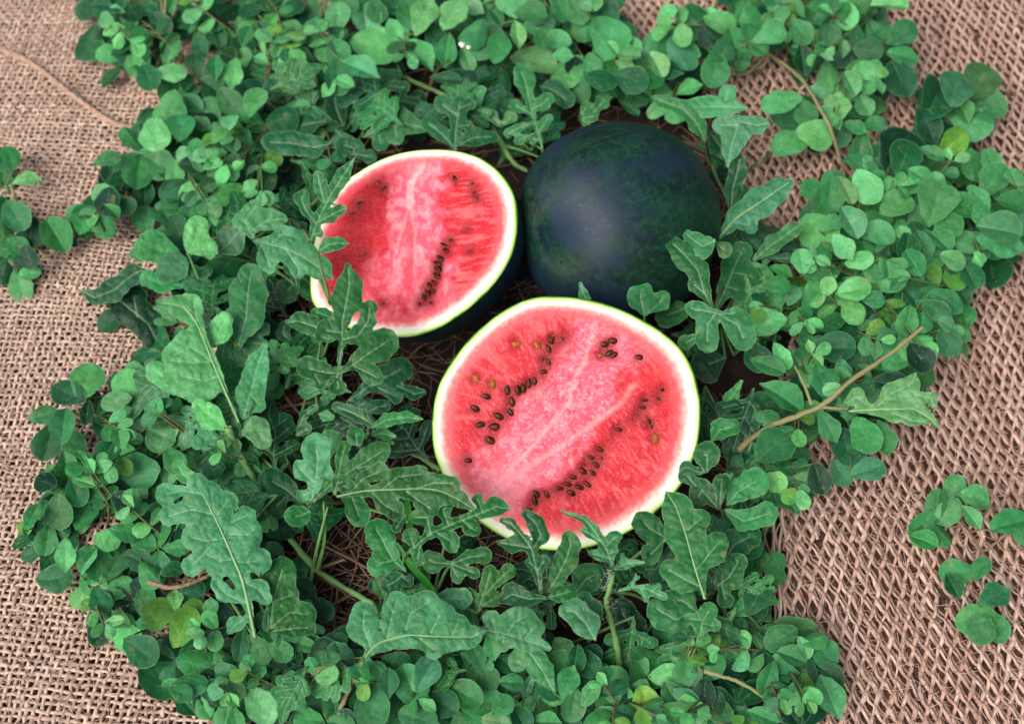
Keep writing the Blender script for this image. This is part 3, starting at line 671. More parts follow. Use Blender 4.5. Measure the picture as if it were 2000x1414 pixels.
H(*A6, [[(1490,900,6),(1510,740,30),(1540,620,90),(1560,560,75)],[(1500,740,8),(1600,700,55)],[(1495,880,8),(1600,790,70),(1690,800,62)],[(1495,900,8),(1620,880,52),(1700,870,45)]], .07, 'f')
H(*A2b, [[(-40,560,20),(-60,640,90),(-120,700,60)]], .06, 'm')
H(*AL, [[(1640,230,12),(1720,300,80),(1760,350,55)],[(1660,260,10),(1590,330,70)]], .045, 'f')
H(*A4, [[(330,800,14),(240,900,50),(230,960,50)],[(340,780,14),(350,850,60)],[(330,790,14),(250,720,60),(260,640,50)]], .035, 'm')
H(*A4, [[(835,1340,10),(1000,1210,40),(1170,1120,110),(1330,1040,115)],[(1120,1200,20),(1290,1280,70)],[(1290,1180,20),(1450,1250,60),(1540,1230,30)],[(1000,1210,20),(930,1300,40)]], .06, 'm')
H(*A4, [[(1010,1440,12),(1120,1390,60),(1200,1370,50)],[(900,1400,12),(1000,1350,60)]], .045, 'm')
H(*A4, [[(740,1140,10),(790,800,26),(793,600,60),(830,420,138),(860,270,118),(850,110,30)],[(800,760,12),(930,730,85),(1030,600,70),(1045,480,72)],[(755,1090,12),(960,950,80),(1130,830,135),(1190,780,130)],[(900,1010,20),(1060,1090,85),(1110,1120,65)],[(790,700,12),(700,690,90),(650,680,95)],[(670,760,20),(600,740,50)],[(745,1075,12),(620,1060,85),(480,1020,115)],[(540,1080,20),(590,1170,60)],[(742,1120,10),(760,1200,60),(740,1210,58)]], .135, 'f', droop=.0004)
H(*A4, [[(770,620,12),(700,570,50),(620,540,60),(550,520,40)]], .115, 'f')
H(*A4, [[(640,700,12),(520,640,85),(400,600,80),(290,605,25)]], .12, 'f')
H(*AL, [[(1400,55,8),(1540,90,70),(1660,140,85),(1770,210,60),(1835,258,12)],[(1440,80,10),(1480,160,60),(1490,200,35)],[(1580,110,12),(1650,210,45),(1650,240,25)],[(1500,70,12),(1560,20,45),(1640,40,50)]], .125, 'g')
H(*AL, [[(1400,50,8),(1350,-50,60),(1400,-120,50),(1410,-140,20)],[(1390,0,8),(1480,-60,60),(1560,-70,30)]], .095, 'g')
H(*A2b, [[(85,700,16),(120,600,24),(160,500,30),(230,370,42),(310,250,46),(388,135,8)],[(120,570,14),(60,490,34),(25,400,48),(40,375,38)],[(180,430,14),(155,320,42),(140,250,36)],[(125,570,14),(220,520,42),(290,480,34),(315,470,18)],[(95,650,10),(150,635,26)]], .15, 'f', droop=.0005)
H(*A2b, [[(135,765,8),(210,720,46),(280,710,40),(345,708,8)]], .15, 'f')
H(*A2b, [[(0,1000,12),(-30,860,60),(60,740,70),(0,690,60)]], .06, 'm')
# front-left group
H(*A5, [[(300,620,14),(200,540,80),(110,490,95)],[(200,600,20),(140,660,80)]], .05, 'm')
H(*A5, [[(500,350,10),(520,220,70),(510,200,60)]], .05, 'n')
H(*A5, [[(372,655,8),(405,520,46),(425,380,80),(415,270,108)],[(400,500,12),(320,420,60),(290,380,30)],[(390,560,12),(320,590,45)],[(410,470,10),(500,440,40)]], .085, 'g', droop=.0004)
H(*A5, [[(375,690,8),(300,730,72),(270,735,78)]], .08, 'f')
H(*A5, [[(380,640,8),(520,510,36),(680,400,60),(800,330,85),(860,290,72)],[(560,480,12),(590,330,40),(610,250,46)],[(700,400,16),(840,380,40)]], .095, 'f')
H(*A5, [[(700,250,8),(690,190,58),(690,160,50)]], .12, 'f')
H(*A5, [[(790,170,8),(880,160,42),(960,180,10)]], .10, 'n')
H(*A5, [[(800,120,8),(900,70,45),(1040,50,38),(1150,62,10)]], .125, 'n')
H(*A5, [[(820,110,8),(720,50,45),(640,10,40),(560,-20,35)]], .10, 'm')
H(*A5, [[(290,130,8),(330,40,28),(400,-10,24)],[(280,170,8),(350,130,38)]], .05, 'f')
H(*A5, [[(430,20,6),(480,40,35),(520,50,22)]], .05, 'n')
H(*A7, [[(400,570,6),(330,500,40),(260,370,80),(240,340,65)],[(350,500,12),(270,520,70),(240,540,50)]], .06, 'f')
H(*A7, [[(385,590,6),(340,630,55),(300,650,40)],[(385,600,6),(410,620,38)]], .055, 'm')
H(*A7, [[(420,300,6),(370,210,60),(330,170,60)],[(400,250,15),(350,330,30)]], .07, 'm')
H(*A7, [[(410,470,6),(540,360,26),(680,300,30),(800,255,26),(900,215,55),(985,225,8)],[(540,370,12),(520,270,36),(460,270,40)],[(640,320,12),(610,230,38),(640,190,30)],[(720,290,10),(760,330,40),(790,345,32)],[(580,360,12),(650,400,48),(660,430,38)],[(450,440,10),(430,380,50)],[(480,430,10),(470,500,40)],[(830,250,12),(800,170,32)]], .115, 'f')
H(*A5, [[(560,500,10),(640,540,60),(700,700,80),(710,730,78)],[(600,520,12),(600,490,45)]], .12, 'f', droop=.0005)
H(*A5, [[(560,600,10),(740,560,36),(940,550,60),(1150,540,85),(1280,560,95),(1400,620,55),(1500,680,14)],[(640,580,12),(740,470,44),(850,425,62)],[(860,560,14),(980,460,62),(1130,440,60)],[(1100,540,16),(1230,500,60),(1360,510,50)],[(800,570,14),(880,650,52),(950,690,75)],[(1040,560,14),(1150,640,55),(1205,680,58)],[(540,580,10),(560,510,38),(600,500,30)]], .135, 'f', droop=.0004, mid=.0007)
H(*A7, [[(650,530,6),(750,490,36),(830,480,48)],[(660,530,8),(780,575,36)],[(650,530,8),(690,600,36)],[(640,530,8),(560,520,55),(530,500,48)]], .085, 'f')
H(*A7, [[(800,800,6),(845,660,34),(868,575,42)],[(840,700,10),(900,630,28),(970,565,44)],[(820,760,10),(890,720,50)],[(810,760,8),(760,700,40)]], .075, 'f')
H(*A7, [[(560,720,5),(640,720,55),(710,720,62)]], .08, 'g')
H(*A7, [[(160,1060,8),(260,960,50),(420,920,70),(600,930,90),(760,930,60),(840,895,8)],[(210,990,20),(170,880,90),(170,800,75)],[(300,940,20),(330,800,60),(355,725,54)],[(400,890,20),(430,800,80),(520,740,75)],[(540,910,20),(590,810,85)],[(660,920,20),(690,860,60)],[(480,940,20),(560,1000,55)]], .10, 'g', droop=.0006, mid=.0009)
H(*A7, [[(790,880,6),(930,910,40),(1060,950,60),(1190,990,20)],[(900,900,12),(880,830,50)],[(960,920,12),(1000,850,75),(1060,820,60)],[(1060,940,12),(1110,880,60)],[(940,930,12),(940,970,45)]], .09, 'g')
H(*A7, [[(1020,980,8),(1020,1050,48),(1020,1080,45)]], .07, 'g', kind='r')
H(*A7, [[(1060,990,8),(1120,1060,62),(1160,1120,60),(1220,1230,12)]], .07, 'n')
H(*A7, [[(1150,680,10),(1125,560,26),(1100,450,30),(1060,390,18),(980,300,26),(940,290,18)],[(1110,440,14),(1150,370,44),(1120,300,46),(1075,255,30)],[(1080,440,12),(1000,420,44),(925,405,16)],[(1130,570,12),(1165,510,36)],[(1125,560,12),(1085,520,24)]], .12, 'f')
H(*A7, [[(1180,690,6),(1240,600,44),(1290,500,66),(1315,420,52),(1305,385,42)]], .11, 'f')
H(*A7, [[(1185,712,6),(1080,720,40),(990,690,58),(940,720,30)]], .085, 'm')
H(*A7, [[(1185,715,6),(1260,695,45),(1310,680,40)]], .085, 'f')
H(*A7, [[(1340,690,10),(1400,610,80),(1440,590,62)]], .06, 'f')
H(*A7, [[(1450,950,6),(1400,860,75),(1330,790,68),(1290,790,45)]], .10, 'g')
H(*A7, [[(1460,900,10),(1430,790,62),(1390,730,50)]], .085, 'm')
H(*A7, [[(1545,550,10),(1510,440,26),(1450,350,26),(1390,280,20),(1260,238,8)],[(1510,430,10),(1550,390,36),(1570,380,28)],[(1480,400,10),(1420,360,22),(1365,335,10)],[(1540,500,10),(1470,480,28),(1430,470,18)],[(1530,470,10),(1560,460,20)]], .145, 'n')
H(*A7, [[(1545,560,8),(1620,530,26),(1720,520,6)],[(1590,530,6),(1600,480,14)]], .13, 'n')
H(*A7, [[(1560,680,5),(1650,655,12),(1740,670,24),(1830,710,20)],[(1650,650,8),(1680,600,12),(1675,580,4)],[(1700,670,8),(1730,720,20)],[(1760,680,8),(1800,650,18)]], .10, 'n')
H(*A7, [[(1970,790,8),(1900,840,70),(1830,800,90),(1790,770,50)]], .07, 'f')
H(*A7, [[(1720,930,10),(1660,880,80),(1600,800,80)],[(1700,930,20),(1780,1000,80)]], .03, 'd')
# right of front melon
H(*A7, [[(1840,380,8),(1760,340,70),(1720,300,66)],[(1830,400,8),(1760,470,58)]], .09, 'f')
H(*A8, [[(120,560,10),(60,480,60),(-20,620,70)]], .07, 'm')
H(*A8, [[(340,200,10),(400,130,60),(490,80,85)],[(330,230,10),(430,290,55),(560,250,65)]], .085, 'n')
H(*A8, [[(290,220,8),(200,120,60),(180,160,55)],[(300,200,8),(310,80,50)],[(170,100,12),(120,40,50)]], .095, 'f')
H(*A8, [[(215,720,8),(160,540,70),(110,360,110),(60,220,85),(5,130,10)],[(170,560,20),(250,460,85),(290,410,65)],[(200,660,16),(100,610,80),(20,560,60)],[(120,340,20),(190,280,60)]], .105, 'f', droop=.0005, mid=.0009)
H(*A8, [[(300,560,8),(380,420,80),(460,380,70)]], .06, 'm')
H(*A8, [[(270,660,8),(350,600,75),(400,520,50),(390,500,30)],[(310,640,12),(330,720,50)]], .08, 'f')
H(*A8, [[(180,800,8),(90,730,70),(20,740,70)]], .07, 'f')
H(*A8, [[(190,940,8),(200,850,55),(240,790,50)],[(200,860,10),(270,870,36)],[(190,840,10),(130,830,30)]], .09, 'n')
H(*A8, [[(340,820,6),(430,770,45),(520,700,50)]], .05, 'n')
H(*A8, [[(330,860,6),(400,880,58)]], .05, 'm', kind='r')
# A35 lobed leaves at right of whole melon
H(*A3, [[(280,1330,8),(400,1200,60),(520,1120,85),(620,1050,65),(680,1010,25)],[(380,1230,20),(460,1240,50)]], .09, 'g', mid=.0011)
H(*A3, [[(360,1180,8),(370,1050,45),(400,940,48),(410,880,30)]], .085, 'm')
H(*A3, [[(480,1440,8),(590,1350,45),(700,1270,40),(745,1240,8)]], .07, 'n')
H(*AL if False else A35, [[(275,440,8),(330,330,45),(380,200,70),(420,120,60)],[(330,310,16),(400,330,60)],[(360,230,16),(480,250,70)]], .06, 'f')
H(*A35, [[(265,450,8),(210,330,36),(180,220,60),(110,140,70),(40,70,45)],[(220,350,14),(160,300,42)]], .12, 'f')
H(*A35, [[(268,60,8),(200,90,66),(150,50,45),(120,20,26)]], .14, 'n')
H(*A35, [[(270,62,8),(325,105,46)]], .13, 'n')
H(*A35, [[(130,420,8),(60,450,65),(10,470,70)]], .07, 'f')
H(*A35, [[(290,440,8),(230,520,60),(230,610,64)],[(280,455,10),(170,440,46),(140,425,36)],[(290,460,10),(400,520,80),(430,590,70)],[(300,460,10),(380,450,36)]], .13, 'n', droop=.0005)
H(*A35, [[(200,580,8),(110,620,42)]], .12, 'n')
H(*A35, [[(330,700,8),(240,740,100)]], .045, 'd')
H(*A35, [[(310,1050,5),(360,930,38),(420,830,10)]], .06, 'n')
H(*A35, [[(260,1160,8),(300,1100,55),(360,1090,50)]], .09, 'f')
H(*A35, [[(230,1330,8),(230,1240,72),(210,1240,60)],[(200,1340,8),(120,1320,48)]], .10, 'f')
H(*A35, [[(480,1130,8),(420,1200,80),(400,1300,60)]], .06, 'm')
H(*A3b, [[(985,1400,10),(960,1280,92),(960,1240,80)],[(1000,1390,10),(1100,1300,58),(1110,1270,48)]], .10, 'n')
H(*A3b, [[(600,1310,20),(570,1260,34),(545,1190,16)]], .12, 'g')
H(*A3, [[(440,600,10),(330,590,55),(230,590,60),(120,600,48)],[(330,560,20),(340,520,50)]], .10, 'g')
H(*A3, [[(220,780,8),(180,690,45),(100,600,40),(-20,560,30),(-60,540,16)]], .085, 'n')
H(*A3, [[(410,640,8),(390,720,85),(360,820,50),(345,915,6)],[(400,670,20),(510,690,48),(560,680,22)],[(390,690,20),(300,690,42)]], .125, 'g', droop=.0006)
H(*A3, [[(240,720,8),(300,800,60),(350,860,40)]], .06, 'm')
# behind the back half
H(*A2, [[(672,835,6),(678,740,30),(690,640,44),(700,570,42)],[(662,810,10),(600,740,36),(530,680,42)],[(700,800,10),(780,760,52),(880,750,34)],[(690,640,12),(600,570,45)],[(690,700,10),(750,690,24)],[(700,600,12),(760,570,36)]], .055, 'm')
H(*A2, [[(165,755,6),(280,700,50),(400,680,62),(550,715,6)],[(250,720,12),(260,790,48)],[(340,690,12),(350,750,42)],[(320,690,12),(360,620,50)]], .06, 'n')
H(*A2, [[(180,720,8),(180,620,50),(250,580,60)]], .05, 'm')
H(*A2, [[(640,560,8),(680,450,70),(750,440,55)]], .05, 'd')
H(*A2, [[(800,590,8),(780,540,44),(820,500,30)],[(800,600,6),(850,620,30)]], .06, 'n')
H(*A2, [[(1160,830,5),(1120,680,9),(1090,560,20),(1060,440,55),(1040,400,42)],[(1130,740,8),(1170,680,26),(1190,650,28)],[(1140,770,8),(1110,770,26)],[(1100,740,6),(1030,770,28)],[(1095,600,10),(1160,570,40),(1190,540,34)],[(1095,620,8),(1010,580,34)],[(1110,680,6),(1030,700,20),(970,730,26)]], .065, 'n')
H(*A2, [[(1150,470,8),(1220,500,60),(1290,550,50)]], .05, 'm')
H(*A2, [[(930,690,6),(980,650,38)],[(930,690,6),(880,640,34)]], .05, 'n')
H(*A2, [[(1370,640,6),(1400,590,36)],[(1380,650,6),(1440,640,32)],[(1440,620,6),(1490,560,42)],[(1380,650,6),(1390,670,24)]], .055, 'f')
H(*A2, [[(60,700,8),(20,600,60),(10,540,50)]], .04, 'd')
H(*A2, [[(100,870,8),(120,820,50),(60,800,50)],[(120,850,8),(200,860,40)]], .05, 'm')
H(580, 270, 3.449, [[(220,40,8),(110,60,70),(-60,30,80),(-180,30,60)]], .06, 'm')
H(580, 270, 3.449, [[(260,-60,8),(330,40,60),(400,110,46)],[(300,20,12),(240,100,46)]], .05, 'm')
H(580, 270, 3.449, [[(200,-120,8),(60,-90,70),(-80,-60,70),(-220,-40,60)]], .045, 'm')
# big jagged leaf on the woody branch at right
H(1600, 700, 5.657, [[(330,580,12),(600,560,60),(850,560,150),(1060,560,110),(1220,660,50),(1360,810,8)],[(650,520,30),(800,380,110),(1020,280,100),(1070,160,20)],[(520,500,30),(420,420,90),(300,500,40)],[(1050,400,40),(1240,430,60),(1270,520,40)],[(800,600,30),(1000,690,60),(1150,700,30)]], .092, 'b', droop=.0005, mid=.0010)

# --- small round leaves listed from the enlargements: x y length angle tone
def batch(ox, oy, sc, txt, z=(.03, .065)):
    for ln in txt.replace('\n', ';').split(';'):
        q = ln.split()
        if len(q) < 4: continue
        x, y, L, a = map(float, q[:4]); tn = q[4] if len(q) > 4 else random.choice('nnbgm')
        small(ox+x/sc, oy+y/sc, L*1.10/sc, a, rng.uniform(*z), tn, tlt=.16)
batch(0, 0, 2.829, '''590 30 140 0 m;480 230 190 120 m;565 240 140 60 m;610 170 90 -30 b;700 130 130 -60;750 190 120 40;1060 100 150 -80;1170 100 130 60;1085 190 100 20;940 270 160 -70 b
945 400 160 0 b;930 600 190 110 b;1035 510 130 -30 b;1210 190 120 80;1230 265 110 60 b;1190 370 120 90;1290 400 150 100 b;1345 320 120 -80 b;1500 280 120 -100 b;1605 320 140 -25 b;1625 400 160 15 b;1420 570 170 -60 b
740 360 110 80;820 420 130 60 m;650 290 140 60 m;850 740 170 90 b;745 800 140 100 g;800 905 190 170 b;1005 700 140 -80 n;1050 790 120 20 n;1060 910 140 0 d;965 960 150 90 b;800 1060 160 90 m;1110 680 110 30 n;1330 640 170 105 y;1260 560 150 60 n;1160 790 130 -40 y
930 1150 130 10 n;1020 1110 120 40 n;1255 1090 190 -75 n;1130 1150 150 -30 n;590 880 140 -20 n;615 980 150 80 d;590 1110 140 100 d;575 1245 130 90 n;470 1210 160 -70 n;1840 90 130 -90 b;1620 50 120 -40;1480 60 130 30 m;1560 110 120 -20;1470 170 120 50;1640 215 110 5 n;1530 170 110 20
1740 150 120 0;1720 50 130 90;1930 200 120 80;1950 60 130 70;1360 200 120 -70;1390 260 130 110;1100 250 130 80 m;1000 120 120 -20 m;880 130 130 60 m;1300 750 160 70 y;1180 880 150 110 y;1060 560 120 40;1450 700 150 -20 m;1550 650 160 -30 m;1520 480 120 0 m;1350 920 160 80 m;1300 480 140 80''')
batch(0, 0, 2.829, '''20 880 150 -60 n;60 870 130 -100 n;150 1000 150 -10 b;20 1010 160 90 n;80 1180 160 60 n;30 1310 170 70 n;160 1290 170 100 d;310 1300 190 60 n;410 1180 120 -60;90 1360 120 30 n;380 1270 130 70 m;20 1160 130 -30 m;150 1420 120 80 d;460 1260 110 60 n''', (.02, .05))
batch(0, 450, 2.829, '''110 300 190 80 b;165 240 120 -10 b;30 160 150 40 n;60 80 150 0 n;380 60 90 20 m;580 10 110 0 b;120 200 130 60 d;20 230 120 100 d''', (.02, .045))
batch(0, 450, 2.829, '''370 900 200 -160 m;480 830 200 -70 n;240 1020 150 -20 n;350 1080 180 100 n;270 1170 190 110 m;400 1170 140 60 m;700 850 180 -90 b;640 940 160 170 b;680 1010 170 60 b;520 970 150 100 d;890 1130 150 20 b;720 1230 240 0 b;740 1340 250 170 n;370 1320 190 80 n;500 1330 200 60 m;300 1370 120 90 n;600 1100 180 30 m;850 1030 160 80 n;480 1000 120 100 d;960 1270 140 60 n;1180 1320 120 160 m;920 980 160 110 n;1200 1180 120 70 n''', (.03, .06))
batch(0, 914, 2.829, '''130 400 130 160 m;170 270 150 -70 n;230 230 120 -60 n;320 240 170 90 n;150 330 120 130 y;260 400 150 100 n;320 330 120 30;470 250 180 -60 n;300 50 150 70 b;250 70 130 -150 d;500 90 180 -40 m;360 470 160 90 b;300 610 180 0 m;480 500 170 -70 b;510 620 170 100 n;640 520 180 -60 n;690 350 170 10 n;590 400 130 20 b;650 670 180 -40 b;550 730 140 70 m;840 570 140 40 n;950 560 140 -20 m;700 910 200 90 b;560 870 210 110 d;870 800 200 -80 y;800 720 160 110 n;1020 880 220 -60 y;1060 790 150 -50 y;1160 770 100 -40 b;1180 850 200 0 d;780 1000 200 30 m;870 1130 240 70 m;1110 1080 240 10 n;1240 1080 150 60 n;1050 1200 190 0 n;1130 1320 120 60 b;1030 1300 150 50 m;1200 1230 150 60 m;1000 1240 110 30 n;780 240 150 60 m;620 140 200 20 m;760 500 150 20 m;1250 1370 160 100 b;970 720 120 -90 b;1060 680 140 -10 m;820 300 120 90 n;420 130 140 70 m;700 190 170 30 d''', (.03, .06))
batch(0, 914, 2.829, '''1330 970 170 100 m;1420 1000 160 60 n;1550 1010 140 40 n;1700 1000 200 30 n;1870 1090 250 80 g;1550 1160 130 -60 b;1580 1250 150 -20 b;1710 1160 160 10 n;1430 1310 200 60 b;1740 1370 260 -20 g;1480 900 120 60 n;1640 1080 130 30 m;1300 1390 130 80 n;1590 1330 120 30 m;1860 1370 140 80 m;1960 1240 140 100 m''', (.035, .065))
batch(650, 914, 2.829, '''50 1090 230 80 g;200 1150 200 70 n;310 1180 140 90 g;430 1200 230 70 g;520 1130 190 -60 g;210 1310 230 100 n;330 1350 220 -60 n;470 1370 200 10 n;790 1020 150 60 n;880 980 140 80 n;850 1150 160 70 f;720 1240 200 30 n;810 1290 230 0 n;940 1310 130 -40 n;990 1180 120 0 n;1130 1330 230 80 n;900 1390 150 0 b;1060 1100 150 60 n;1230 1080 170 -60 n;1300 1180 180 -70 n;1410 1170 170 40 b;1330 1310 170 100 n;1420 1250 150 -60 b;1550 1170 170 -70 b;1590 1260 160 10 b;1740 1130 220 -50 n;1740 1310 210 70 Y;1530 1310 180 30 n;1880 1260 160 60 n;1940 1120 150 100 n;1900 1350 150 30 n;1650 1380 130 60 n;1040 1390 160 60 m;1470 1390 150 -20 n;600 1300 160 30 m;640 1180 140 90 m;1200 1220 150 20 m;1340 1060 150 100 m;1180 1400 150 0 n;1300 1400 150 30 m;1410 1080 150 70 m;350 1080 150 20 m;1270 990 120 50 n''', (.035, .07))
batch(1300, 914, 2.829, '''430 1110 180 70 n;60 1200 150 60 n;140 1130 160 80 n;240 1060 180 40 g;310 1350 160 80 n;110 1270 150 40 g;540 1370 170 20 n;390 1240 170 60 m;210 1240 150 100 d;690 900 260 170 n;700 1040 160 20 n;770 990 130 60 b;880 1010 190 40 n;890 1150 200 40 m;570 1160 180 110 n;680 1150 150 80 m;770 1130 160 100 d;910 1260 230 65 g;580 1080 120 100 m;560 690 90 60 n;540 500 90 -80 n;500 720 180 -60 m;400 880 120 0 m;440 430 180 20 m;640 930 180 150 n;820 940 120 -30 n;280 1300 120 110 m;30 1120 150 0 m''', (.03, .06))
batch(1300, 914, 2.829, '''1600 110 160 -60 b;1720 160 170 10 b;1570 240 160 120 b;1690 270 150 50 b;1430 330 190 110 n;1500 200 160 100 n;1540 360 130 40 n;1430 400 150 20 n''', (.03, .045))
batch(1300, 914, 2.829, '''1910 300 220 -20 n;1990 350 150 80 n''', (.03, .045))
batch(1300, 914, 2.829, '''1610 580 170 170 n;1740 550 130 -60 n;1590 650 140 60 m''', (.02, .04))
batch(1300, 914, 2.829, '''1820 700 190 -30 n;1720 830 200 170 n;1810 870 180 60 n;1740 880 150 110 n''', (.02, .04))
batch(1300, 450, 2.829, '''1200 250 230 30 b;1070 170 150 -10 b;1440 110 200 90 n;1450 250 210 40 b;1590 160 140 20 b;1690 80 220 30 g;1850 60 260 10 g;850 370 210 80 b;700 350 120 -70 b;1040 330 170 -10 b;1030 440 160 60 b;1150 380 120 10 n;1250 450 160 20 y;1340 500 150 100 n;720 530 200 -5 b;920 510 150 -30 n;560 500 200 170 b;930 650 210 0 m;640 690 150 60 b;1280 690 180 -50 b;1490 540 170 0 b;1620 570 140 20 n;870 820 180 70 n;980 780 130 80 n;900 1080 170 60 n;600 1190 230 -40 n;730 1350 210 -20 b;1120 1320 180 -20 g;970 1340 150 60 g;1000 1190 180 80 m;1100 1130 200 60 n;1210 1140 180 70 n;650 920 260 30 n;820 200 220 80 b;750 170 130 -100 b;1000 90 180 -30 n;1150 40 200 40 b;1310 20 90 60 b;1560 380 200 20 n;1620 300 200 50 m;1500 440 190 30 m;1680 240 150 60 m;540 230 160 40 b;640 220 120 20 n;450 260 190 60 b;620 300 140 0 n;560 380 150 40 n;1090 680 190 80 m;790 640 150 60 n;760 740 140 0 n;560 740 180 20 n;500 700 150 70 m;450 620 160 20 b;1200 560 190 60 m;1120 560 150 100 m;1380 380 170 40 m;1650 450 150 70 n;1560 620 150 60 m;1370 180 150 60 n;1520 60 140 40 n;1400 700 160 60 d;1250 850 190 10 d;1180 760 150 10 n;500 1000 150 40 m;560 1040 130 20 n;660 1110 120 60 m;850 1370 160 70 d;600 1390 130 30 b;1600 560 90 20 b''', (.04, .085))
batch(1300, 0, 2.829, '''900 300 180 -80 b;920 440 180 70 b;1110 390 160 -10 b;640 560 210 170 b;950 590 180 -80 b;830 740 200 10 b;700 780 180 160 b;770 620 150 60 n;1080 830 190 100 n;1020 460 130 60 b;760 330 160 80 d;1130 110 130 70 b;1150 180 120 80 b;1310 190 170 -30 n;1310 310 160 10 n;1300 430 180 60 m;1120 280 150 10 m;1240 30 200 0 b;990 80 150 80 b;430 70 130 -60 b;300 130 170 20 b;100 280 160 -60 b;110 180 130 80 n;280 380 180 90 n;320 290 120 -30 n;590 190 150 -20 b;580 110 100 10 n;380 230 150 70 n;480 120 180 80 n;750 170 150 40 n;820 100 160 70 n;870 40 140 0 n;700 50 150 30 n;1000 200 150 60 m;230 190 170 60 d;30 200 90 70 b;830 520 120 30 g;1150 690 150 -20 g;1050 700 130 20 g;960 730 150 80 g;170 90 150 60 m;560 30 140 40 n;1050 20 140 20 n;900 180 150 100 n;640 100 130 80 n''', (.045, .085))
batch(1300, 0, 2.829, '''1600 480 200 -80 g;1750 450 220 -50 n;1690 640 230 10 g;1780 580 190 20 n;1640 600 150 60 n;1490 560 230 -60 m;1450 680 200 60 d;1290 830 260 -60 d;1330 870 200 -60 m;1470 840 130 20 n;1590 790 190 -40 y;1420 930 160 60 n;1540 900 170 30 m;1700 910 160 80 n;1650 960 160 30 n;1820 990 200 -50 n;1930 1120 180 10 n;1740 1090 170 40 b;1310 1000 200 -50 b;1230 1060 200 40 b;1110 1030 190 60 b;1000 1040 150 60 b;910 1070 200 100 n;840 1170 210 100 n;1160 1150 220 60 b;1280 1130 180 -30 b;1160 1290 200 10 b;1020 1230 180 60 b;920 1230 160 -30 b;830 1280 190 60 b;1500 1120 240 -70 b;1440 1200 180 170 b;1300 1270 110 90 b;1480 1010 130 30 b;1560 1230 150 60 n;1630 1130 190 20 n;1420 1360 170 70 n;1650 1330 180 30 b;1850 1270 240 10 g;1940 1230 180 30 g;1740 1180 120 80 n;1380 1080 150 100 n;1080 1370 150 10 n;860 1390 150 70 b;980 1360 160 50 b;1400 970 120 30 n;1800 880 120 60 n;1850 1060 160 60 n;1170 920 180 160 m;1550 1330 170 60 m;1330 1370 150 100 m;1700 1390 160 10 m;1960 1320 160 40 n''', (.035, .085))
batch(650, 0, 2.829, '''500 80 230 -70 b;660 80 180 -60 b;850 220 230 -70 b;740 320 140 70 b;630 280 170 100 n;920 270 150 -70 n;470 300 210 40 b;230 250 250 10 b;180 110 170 80 b;350 170 140 60 b;150 380 190 20 g;25 90 150 -90 b;30 300 150 70 g;1020 190 140 80 b;1140 130 170 -20 b;1110 330 230 10 b;1000 30 190 10 b;1220 230 170 -10 b;1270 310 110 0 b;1300 380 190 140 b;1260 50 140 70 n;1400 140 150 90 n;1540 210 240 -70 b;1530 220 170 110 b;1640 250 170 60 b;1790 360 150 60 b;1810 220 190 -50 b;1920 290 180 60 g;1930 190 110 80 b;1690 330 120 50 n;1430 360 120 80 n;60 20 150 30 n;310 40 190 0 m;240 60 120 80 n;760 30 140 20 b;860 100 150 60 n;930 60 170 30 m;1500 60 170 60 m;1350 60 150 60 n;560 190 140 60 m;420 60 150 90 n;1090 70 150 0 n;30 180 100 20 m;1650 440 170 20 m;1480 440 180 10 m;1560 400 160 -20 n;1750 430 160 0 m;790 180 140 120 n;1150 210 120 60 n;1480 300 130 80 b;1850 380 160 20 m;30 420 180 90 g;620 430 150 0 m''', (.05, .09))

# --- low fill: whorls of round leaves in the leafy masses, lobed leaves near the melons
MASS = [(140,60),(170,110),(235,130),(290,190),(262,260),(250,330),(200,310),(190,430),(290,470),(230,520),(180,570),(285,640),(275,720),(180,730),(95,850),(120,930),(60,1000),(55,1070),(110,1130),(190,1210),(240,1260),(290,1320),(370,1380),(480,1460),(1620,1460),(1620,1290),(1560,1230),(1490,1210),(1490,1010),(1590,950),(1700,890),(1730,840),(1800,790),(1770,740),(1870,640),(1960,470),(2060,440),(2060,360),(1960,340),(1880,270),(1920,190),(1860,160),(1790,240),(1720,310),(1620,330),(1570,430),(1540,520),(1470,420),(1440,260),(1500,230),(1560,290),(1700,250),(1760,160),(1760,60),(1740,-60),(140,-60)]
INNER = [(540,330),(640,250),(760,150),(1000,170),(1270,210),(1420,250),(1450,450),(1500,620),(1420,800),(1470,960),(1440,1220),(1100,1260),(700,1260),(520,1000),(540,700),(500,500)]
HOLES = [[(610,1020),(700,1020),(730,1100),(700,1190),(630,1180),(590,1090)],[(760,150),(870,140),(900,200),(850,215)],[(1110,215),(1190,200),(1180,250),(1080,300),(1040,290)],[(1420,100),(1560,110),(1540,180),(1460,240),(1380,190)],[(780,660),(880,680),(850,870),(780,810)],[(1210,-60),(1330,-60),(1310,50),(1230,60)],[(1500,640),(1560,600),(1560,690)],[(180,770),(240,790),(200,900),(160,860)],[(1520,870),(1640,850),(1620,930),(1540,930)]]
outF = [tuple(q) for q in OUT_F]; outB = [tuple(q) for q in OUT_B]
def ok_px(x, y):
    X_ = np.array([x]); Y_ = np.array([y])
    return not any(poly_in(X_, Y_, h)[0] for h in HOLES) and not poly_in(X_, Y_, outF)[0] and not poly_in(X_, Y_, outB)[0] and math.hypot(x-1207, y-425) > 195
HUBS = []
cnt = 0
